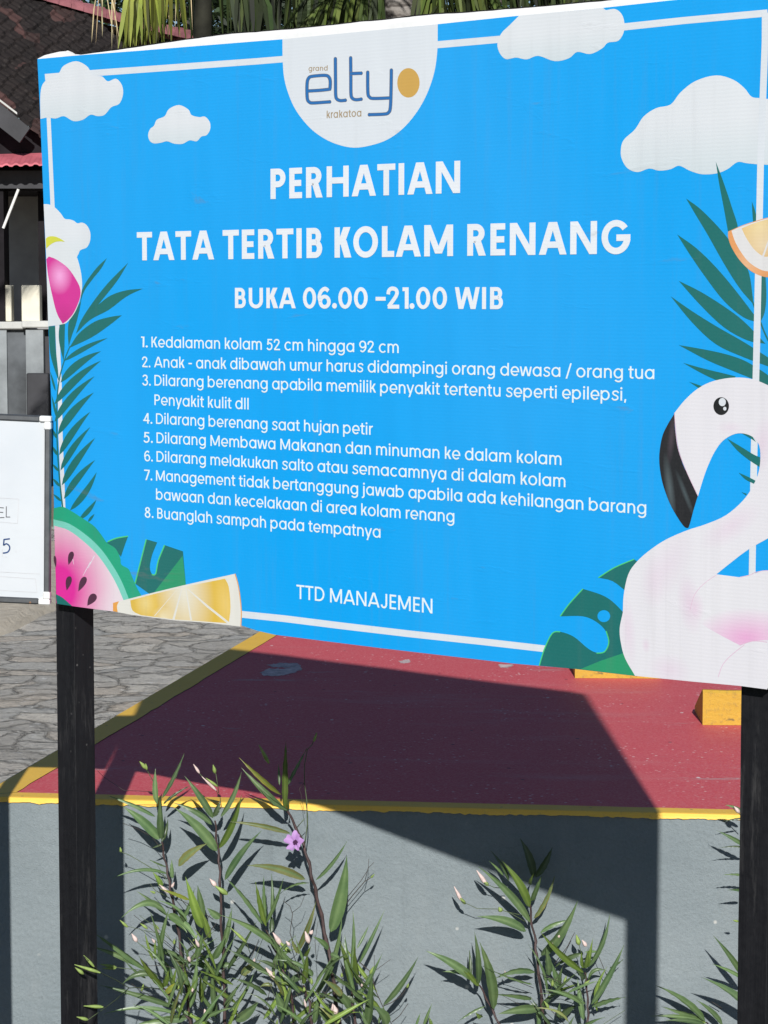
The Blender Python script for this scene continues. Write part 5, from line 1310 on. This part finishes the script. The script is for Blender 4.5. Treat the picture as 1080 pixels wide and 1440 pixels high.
# C: second tall stem
p = Plant(312, 4.91, 'upright plant with paired leaves, between the tall left plant and the lilac flower')
p.stem([R2(120, 670), R2(132, 800), R2(148, 930), R2(155, 1030), R4(160, 60), R4(165, 300), R4(178, 560), R4(186, 760), R4(195, 1100)], .0034, .0019)
p.lf(R2(105, 650), R1(862, 335), 11, 2, .02).lf(R1(1070, 700), R1(775, 512), 9, 3, .01).lf(R2(135, 900), R1(785, 555), 17, 4, .03).lf(R2(165, 640), R2(322, 295), 8.5, -3, .01).lf(R2(152, 880), R2(322, 470), 11, -4, .03, True, tone=.6)
p.lf(R2(110, 640), R2(160, 515), 9, 0, .0, tone=.55).lf(R1(815, 1015), R1(1035, 830), 13, 3, .02).lf(R2(195, 1120), R2(478, 735), 11, 3, .02).lf(R3(1000, 405), R3(868, 15), 15, 0, .04, True).lf(R3(1000, 330), R3(960, 70), 11, 0, .0)
p.lf(R4(175, 560), R4(250, 235), 9, 0, .0).lf(R4(110, 640), R4(200, 470), 11, 0, .02).lf(R4(130, 1080), R4(100, 690), 10, 0, .02).lf(R4(30, 890), R4(80, 660), 8, 0, .02).lf(R4(160, 700), R4(285, 690), 8, 3, .0).lf(R4(160, 330), R4(60, 250), 12, 0, .01).lf(R4(230, 1040), R4(420, 720), 7, -3, .01)
p.lf(R4(320, 760), R4(470, 660), 13, 3, .0).lf(R4(280, 1110), R4(450, 950), 16, -2, .03).lf(R4(190, 1040), R4(320, 800), 8, 0, .01)
p.lf(R4(20, 970), R4(10, 760), 8, 0, .03, True, tone=.7).lf(R4(80, 480), R4(20, 270), 10, 0, .02, True)
p.stalk([R2(145, 470), R2(120, 420), R2(30, 340), R2(5, 315)]).bud(R2(130, 440), R2(20, 335), 3.4).bud(R2(140, 410), R2(50, 345), 3.2, True).bud(R1(975, 310), R1(928, 240), 3.4).stalk([R2(150, 460), R2(125, 300)]).bud(R2(122, 310), R2(106, 245), 4.6, True)
p.stalk([R4(220, 140), R4(130, 90), R4(90, 50)]).bud(R4(215, 150), R4(120, 85), 6.5, True).bud(R4(130, 90), R4(80, 30), 6)
p.bud(R4(60, 1080), R4(40, 1020), 6).stalk([R4(60, 1080), R4(140, 1130)])
p.stalk([R3(1080, 340), R3(930, 240), R3(780, 170)], .0008, .0, M_TWIG, 'twig')
p.extra(13, 285, 335, 1330, 1460, 40, 95)
p.done()
# D: the flowering stem
p = Plant(478, 4.90, 'leaning brown stemmed plant carrying the only open lilac flower')
p.stem([R2(672, 600), R2(738, 725), R2(790, 840), R2(830, 980), R2(858, 1110), R4(885, 120), R4(925, 300), R4(965, 490), R4(1000, 680), R4(1025, 850), R4(1060, 1100)], .0044, .0028)
p.lf(R2(620, 470), R2(305, 185), 9, 3, .02, True, tone=.62).lf(R2(655, 590), R2(320, 265), 10, -2, .0).lf(R2(650, 580), R2(660, 60), 10, 3, .02, True, tone=.55).lf(R2(665, 410), R2(822, 105), 6, -2, -.01).lf(R2(672, 590), R2(455, 400), 8, -2, .02).lf(R2(610, 400), R2(602, 240), 4, 0, -.02)
p.lf(R2(690, 765), R2(238, 683), 8, 4, .02).lf(R2(805, 1115), R2(362, 1000), 13, 7, .04).lf(R5(24, 310), R5(258, -5), 6.5, -3, .02).lf(R5(138, 705), R5(258, 105), 21, -4, .06).lf(R4(835, 62), R4(615, 130), 4.5, 5, .0)
p.lf(R4(865, 930), R4(1085, 280), 11, -4, .05).lf(R4(740, 590), R4(888, 205), 9, -2, .02).lf(R2(680, 590), R2(676, 505), 3, 0, .03, True)
p.stalk([R2(805, 840), R2(822, 700), R2(818, 520), R2(800, 380), R2(800, 250), R2(822, 130), R2(860, 90), R2(888, 5)], .0012, .01).bud(R2(870, 70), R2(895, 0), 3, True).stalk([R2(745, 720), R2(800, 655)], .0010)
p.stalk([R2(800, 380), R2(760, 430), R2(775, 470), R2(800, 620)], .0006, .0, M_TWIG, 'twig')
p.stalk([R5(215, 600), R5(262, 480), R5(300, 430), R5(390, 325), R5(460, 280)], .0011, .01, M_TWIG, 'twig').stalk([R5(262, 440), R5(370, 310), R5(420, 230), R5(425, 150)], .0007, .01, M_TWIG, 'twig').stalk([R5(395, 320), R5(420, 220), R5(465, 175)], .0007, .01, M_TWIG, 'twig').bud(R5(440, 295), R5(468, 265), 2.4, True)
p.bud(R2(530, 235), R2(455, 95), 4.5, True)
# the open flower: five notched lobes round a dark throat
c = at_y(*R2(735, 838), 4.86); fc = Vector((-.25, -.93, .25)).normalized(); e1 = fc.cross(Vector((0, 0, 1))).normalized(); e2 = e1.cross(fc)
g = MB(); vs = [c + fc * -.004]; fs = []; M_ = 60
for i in range(M_):
    a = 2 * math.pi * i / M_; lobe = abs(math.cos(2.5 * (a - .35))); r = .0208 * (.50 + .48 * lobe ** .55) * (1 + .10 * math.sin(a * 9 + 1)) * (1.0 + .22 * math.cos(a - .8))
    for k, (q, h) in enumerate(((.26, .003), (.62, .0062), (1.0, .0055 + .0025 * math.sin(a * 7)))):
        vs.append(c + e1 * math.cos(a) * r * q + e2 * math.sin(a) * r * q + fc * h)
for i in range(M_):
    j = (i + 1) % M_; fs.append((1+i*3, 1+j*3, 2+j*3, 2+i*3)); fs.append((2+i*3, 2+j*3, 3+j*3, 3+i*3))
g.add(vs, fs); fl = g.build('flower', M_PETAL, p.t, smooth=True)
at = fl.data.color_attributes.new('tint', 'FLOAT_COLOR', 'POINT'); at.data.foreach_set('color', [x for i in range(len(vs)) for x in (1, 1, 1, 1)])
g = MB(); vs = []; fs = []
for k, (r, h) in enumerate(((.0058, .0036), (.0040, -.006), (.0026, -.016), (.0022, -.030))):
    for i in range(12): a = 6.283 * i / 12; vs.append(c + e1 * math.cos(a) * r + e2 * math.sin(a) * r + fc * h + Vector((0, 0, -.004)) * k)
for k in range(3):
    for i in range(12): fs.append((k*12+i, k*12+(i+1) % 12, (k+1)*12+(i+1) % 12, (k+1)*12+i))
fs.append([i for i in range(12)][::-1]); g.add(vs, fs); g.build('flower_throat', M_THROAT, fl)
p.done()
# E, F: bushy middle
p = Plant(412, 4.86, 'bushy plant with several faded pink buds below the lilac flower')
p.stem([R4(508, 420), R4(560, 540), R4(605, 640), R4(660, 780), R4(695, 870), R4(712, 1060)], .0030, .0017)
p.lf(R4(510, 390), R4(428, 55), 9, 0, .03, True).lf(R4(508, 330), R4(490, 5), 6, 0, .0).lf(R4(510, 370), R4(640, 20), 6.5, -3, .01).lf(R4(545, 300), R4(548, -10), 5, 0, -.02).lf(R4(482, 375), R4(198, -5), 9, 4, .02).lf(R4(575, 535), R4(165, 262), 10.5, 5, .04)
p.lf(R4(755, 745), R4(520, 490), 10, 0, .03).lf(R4(560, 780), R4(200, 556), 8.5, 7, .03).lf(R4(700, 1060), R4(585, 890), 18, -3, .02).lf(R4(770, 895), R4(400, 715), 8, 2, .02).lf(R4(560, 840), R4(460, 850), 6, 3, .0).lf(R4(545, 440), R4(550, 310), 8, 0, -.02, tone=.5)
p.lf(R4(620, 640), R4(720, 560), 7, 3, .01).lf(R4(690, 820), R4(860, 790), 12, 5, .01).lf(R4(720, 1100), R4(730, 1030), 13, 0, .0, tone=.45).lf(R4(600, 720), R4(430, 640), 7, 3, .01, tone=.6)
p.stalk([R4(700, 600), R4(640, 540), R4(590, 490)]).bud(R4(690, 590), R4(600, 500), 5.5, True).bud(R4(625, 535), R4(560, 440), 6.5).stalk([R4(740, 600), R4(690, 440), R4(710, 300), R4(690, 240), R4(640, 200)], .0009, .0, M_TWIG, 'twig').stalk([R4(705, 290), R4(770, 240), R4(800, 160)], .0006, .0, M_TWIG, 'twig')
p.bud(R4(580, 800), R4(505, 705), 7).stalk([R4(580, 800), R4(660, 860)]).stalk([R4(390, 600), R4(360, 520), R4(330, 490)], .0008).bud(R4(360, 515), R4(235, 400), 4, True)
p.extra(12, 370, 425, 1360, 1460, 40, 90)
p.done()
p = Plant(437, 4.79, 'leafy young plant with dense pale leaf tips in front of the leaning flower stem')
p.stem([R4(792, 840), R4(815, 910), R4(840, 980), R4(850, 1120)], .0030, .0020)
p.lf(R4(790, 832), R4(822, 600), 10, 0, .02, True, tone=.55).lf(R4(765, 735), R4(640, 590), 7, 0, .02).lf(R4(875, 1130), R4(920, 875), 9, 0, .02).lf(R4(1060, 1130), R4(905, 985), 14, 4, .02).lf(R4(1080, 920), R4(945, 790), 11, 3, .03).lf(R4(980, 570), R4(860, 470), 9, 2, .02)
p.lf(R4(760, 600), R4(700, 480), 7, 0, .01).lf(R4(800, 620), R4(850, 540), 6, 0, .02, True, tone=.6).lf(R4(860, 770), R4(810, 700), 9, 2, .0).lf(R4(1000, 600), R4(1080, 640), 8, 0, .02).lf(R4(730, 700), R4(660, 640), 7, 0, .03)
p.bud(R4(835, 520), R4(805, 430), 6.5).bud(R4(845, 450), R4(862, 420), 5).stalk([R4(835, 520), R4(830, 600), R4(790, 680)]).bud(R4(1040, 1060), R4(1025, 990), 7).bud(R4(690, 540), R4(660, 505), 4.4).stalk([R4(890, 640), R4(880, 500), R4(905, 350)], .0006, .0, M_TWIG, 'twig')
p.stalk([R4(850, 960), R4(930, 880), R4(1030, 950)], .0009, .0, M_TWIG, 'twig').stalk([R4(700, 940), R4(790, 880)], .0009, .0, M_TWIG, 'twig')
p.extra(11, 420, 470, 1370, 1460, 40, 85)
p.done()
# G: fan of pointed leaves right of the flower stem
p = Plant(497, 4.84, 'plant with a fan of upright pointed leaves right of the flower stem')
p.stem([R5(290, 1090), R5(300, 1220), R5(318, 1400)], .0034, .0022)
p.lf(R5(288, 1110), R5(205, 775), 11.5, 0, .03, True, tone=.55).lf(R5(295, 1000), R5(304, 535), 8, 0, .0).lf(R5(352, 1105), R5(318, 790), 12, 0, .04, True, tone=.62).lf(R5(272, 960), R5(242, 712), 6, 0, -.02).lf(R5(335, 830), R5(425, 645), 4.5, -1, -.02).lf(R5(350, 950), R5(545, 515), 6, -2, .0)
p.lf(R5(370, 1155), R5(527, 855), 7, -2, .02).lf(R5(415, 1420), R5(452, 1010), 14, -2, .03).lf(R5(535, 1260), R5(802, 888), 9, -3, .02).lf(R5(285, 1120), R5(148, 1045), 7, 2, .02).lf(R5(285, 1310), R5(70, 1065), 12, 4, .03).lf(R5(500, 1400), R5(545, 1250), 5, 0, .0)
p.lf(R5(340, 1260), R5(400, 1100), 13, 3, .0).lf(R5(560, 1420), R5(450, 1260), 18, 4, .02).lf(R5(320, 1240), R5(240, 1180), 9, 0, .0, tone=.6).lf(R5(20, 1380), R5(55, 1140), 8, 0, .02).lf(R5(150, 1400), R5(20, 1270), 14, 3, .02)
p.lf(R5(780, 1420), R5(815, 1320), 4, 0, .0).lf(R5(840, 1420), R5(905, 1240), 5, 0, .0).lf(R5(900, 1420), R5(880, 1350), 6, 0, .0, True)
p.stalk([R5(350, 930), R5(440, 1010), R5(480, 1160), R5(530, 1270), R5(600, 1410)], .0011, .0, M_TWIG, 'twig').stalk([R5(530, 1270), R5(600, 1240), R5(670, 1190), R5(725, 1110)], .0010, .0, M_TWIG, 'twig').stalk([R5(600, 1390), R5(660, 1340), R5(722, 1250)], .0009, .0, M_TWIG, 'twig').stalk([R5(675, 1175), R5(640, 1130)], .0006, .0, M_TWIG, 'twig').bud(R5(715, 1130), R5(728, 1095), 3, True)
p.bud(R5(165, 1330), R5(150, 1250), 8).bud(R5(345, 1060), R5(352, 1035), 4.6).stalk([R5(470, 1010), R5(465, 880)], .0006, .0, M_TWIG, 'twig')
p.extra(9, 470, 540, 1390, 1470, 40, 90)
p.done()
# H: tall plant under the edge of the shadow
p = Plant(765, 4.885, 'tall plant with two pale buds where the sign shadow ends on the wall')
p.stem([RQ(713, 540), RQ(722, 640), RQ(745, 750), R6(362, 300), R6(385, 450), R6(402, 650), R6(430, 800)], .0036, .0022)
p.lf(RQ(712, 560), RQ(556, 300), 14, 3, .03, True, tone=.75).lf(RQ(735, 400), RQ(660, 185), 14, 2, .0, tone=.5).lf(RQ(745, 400), RQ(836, 225), 11, -2, .0, tone=.55).lf(RQ(722, 530), RQ(778, 390), 8, 0, .03).lf(RQ(716, 645), RQ(435, 312), 12, 4, .04).lf(RQ(735, 625), RQ(850, 390), 8, -2, .02)  # lowest tones here put shade into the upper leaves' colour
p.lf(RQ(692, 692), RQ(426, 612), 14, 5, .04).lf(RQ(775, 825), RQ(975, 508), 16, -4, .06).lf(RQ(772, 700), RQ(935, 630), 7, 4, .0).lf(RQ(742, 915), RQ(512, 950), 10, 8, .03).lf(RQ(725, 1060), RQ(515, 1030), 9.5, 5, .03).lf(RQ(768, 1115), RQ(540, 1140), 14, 3, .04).lf(R6(450, 450), R6(432, 260), 12, 0, .03).lf(R6(520, 525), R6(472, 365), 10, 0, .02)
p.lf(R6(528, 520), R6(547, 385), 7, 0, .02).lf(RQ(715, 440), RQ(735, 375), 6, 0, .04, True).lf(R6(440, 470), R6(520, 560), 7, 2, .02).lf(RQ(600, 420), RQ(500, 250), 6, 2, .0, tone=.5).lf(RQ(570, 390), RQ(490, 300), 4, 0, .01)
p.lf(R6(400, 670), R6(500, 580), 8, 2, .01, tone=.6).lf(R6(520, 740), R6(525, 640), 8, 0, .02).lf(R6(530, 740), R6(650, 640), 14, 4, .01, tone=.6)
p.stalk([RQ(692, 610), RQ(600, 590), RQ(540, 572), RQ(430, 570), RQ(340, 528)], .0009, .02).bud(RQ(345, 530), RQ(303, 450), 4.6).bud(RQ(365, 545), RQ(330, 505), 4, True).stalk([RQ(590, 462), RQ(520, 455), RQ(465, 430)], .0009, .02).bud(RQ(480, 440), RQ(425, 362), 5.6).bud(RQ(490, 445), RQ(455, 415), 4.4, True).stalk([RQ(690, 640), RQ(600, 590)], .0009)
p.bud(RQ(560, 585), RQ(545, 562), 6, True)
p.extra(8, 740, 800, 1380, 1470, 40, 80)
p.done()
p = Plant(700, 4.87, 'short plant with stiff pointed leaves left of the tall plant under the sign shadow')
p.stem([RQ(440, 985), RQ(480, 1060), RQ(515, 1130), RQ(550, 1200)], .0030, .0020)
p.lf(RQ(412, 958), RQ(148, 770), 14, 3, .03).lf(RQ(432, 985), RQ(413, 688), 10, 0, .02).lf(RQ(516, 1115), RQ(442, 742), 17, 3, .05).lf(RQ(400, 930), RQ(240, 905), 7, 2, .0).lf(RQ(440, 990), RQ(330, 870), 8, 0, .02, True, tone=.75).lf(RQ(470, 1100), RQ(320, 1180), 5, 2, .01).lf(RQ(450, 1160), RQ(420, 1130), 8, 0, .02, True)
p.lf(RQ(390, 950), RQ(385, 790), 6, 0, -.02, tone=.5)
p.done()
p = Plant(827, 4.86, 'pale leaved plant with bud cluster left of the post shadow on the wall')
p.stem([R6(700, 430), R6(712, 520), R6(718, 640), R6(722, 700), R6(716, 800)], .0030, .0017)
p.lf(R6(690, 430), R6(393, 112), 11, -4, .04, True, tone=.7).lf(R6(710, 400), R6(872, 28), 8, -3, .01).lf(R6(722, 480), R6(860, 410), 6, 8, .0).lf(R6(745, 650), R6(970, 235), 10, -2, .02).lf(R6(750, 665), R6(978, 580), 9.5, 3, .03).lf(R6(680, 298), R6(492, 400), 9.5, 6, -.02).lf(R6(705, 650), R6(385, 572), 6, 5, .03)
p.lf(R6(690, 760), R6(648, 465), 9, 0, .0).lf(R6(690, 480), R6(640, 400), 9, 0, .04).lf(R6(690, 400), R6(680, 280), 7, 0, .02, True).lf(R6(720, 390), R6(755, 190), 6, 0, .02, True).lf(R6(705, 400), R6(722, 270), 8, 0, .03, True).lf(R6(870, 400), R6(965, 340), 4, 0, .02).lf(R6(700, 290), R6(815, 285), 4, 0, -.02)
p.bud(R6(660, 240), R6(640, 170), 6, True).bud(R6(710, 250), R6(680, 205), 5).stalk([R6(700, 400), R6(665, 260), R6(650, 210)]).stalk([R6(540, 310), R6(490, 260), R6(475, 230)]).bud(R6(530, 320), R6(470, 225), 5.4).bud(R6(525, 190), R6(512, 150), 4.6)
p.stalk([R6(490, 370), R6(580, 250), R6(628, 155)], .0009, .0, M_TWIG, 'twig').stalk([R6(850, 450), R6(780, 280)], .0008, .0, M_TWIG, 'twig').stalk([R6(700, 620), R6(560, 560), R6(440, 560)], .0008)
p.extra(7, 800, 840, 1390, 1470, 35, 70)
p.done()
# K: plants by the right post
p = Plant(1058, 4.80, 'plant with long leaves showing from behind the right black post')
p.stem([(1062, 1130), (1058, 1200), (1066, 1300), (1060, 1440)], .0034, .002)
p.lf(RT(960, 960), RT(783, 712), 9.5, 3, .02).lf(RT(960, 960), RT(778, 865), 6, 2, .02).lf(RT(1010, 1150), RT(720, 928), 15, 3, .05).lf(RT(970, 240), RT(800, 148), 7, 3, .01).lf(RT(960, 60), RT(845, -5), 6, 2, .01).lf(RT(950, 80), RT(835, 95), 3, 1, .0, tone=.6).lf(RT(980, 400), RT(832, 378), 4, 2, .01).lf(RT(960, 480), RT(858, 458), 5, 1, .02).lf(RT(960, 240), RT(810, 235), 3, 2, .0, tone=.5)
p.bud(RT(925, 50), RT(895, 15), 5).bud(RT(920, 640), RT(890, 633), 3, True).stalk([RT(960, 100), RT(920, 50), RT(890, 30)])
p.lf((1062, 1180), (1090, 1080), 8, 0, .0).lf((1066, 1280), (1100, 1180), 9, 0, .0)
p.done()
p = Plant(992, 4.86, 'low plant with leaves spreading sideways just left of the right black post')
p.stem([RT(745, 1185), RT(775, 1230), RT(790, 1300)], .0030, .002)
p.lf(RT(740, 1182), RT(468, 968), 12, 3, .03).lf(RT(715, 1165), RT(500, 1100), 8, 3, .02).lf(RT(832, 1200), RT(690, 1060), 9, 2, .02).lf(RT(730, 1180), RT(440, 1150), 7, 4, .02).lf(RT(740, 1200), RT(520, 1180), 8, 3, .03).lf(RT(735, 1185), RT(665, 1095), 5, 0, -.02, tone=.6).lf(RT(745, 1190), RT(560, 1140), 6, 3, .0, True)
p.stalk([RT(830, 1110), RT(775, 1075)], .0009, .0, M_TWIG, 'twig')
p.done()
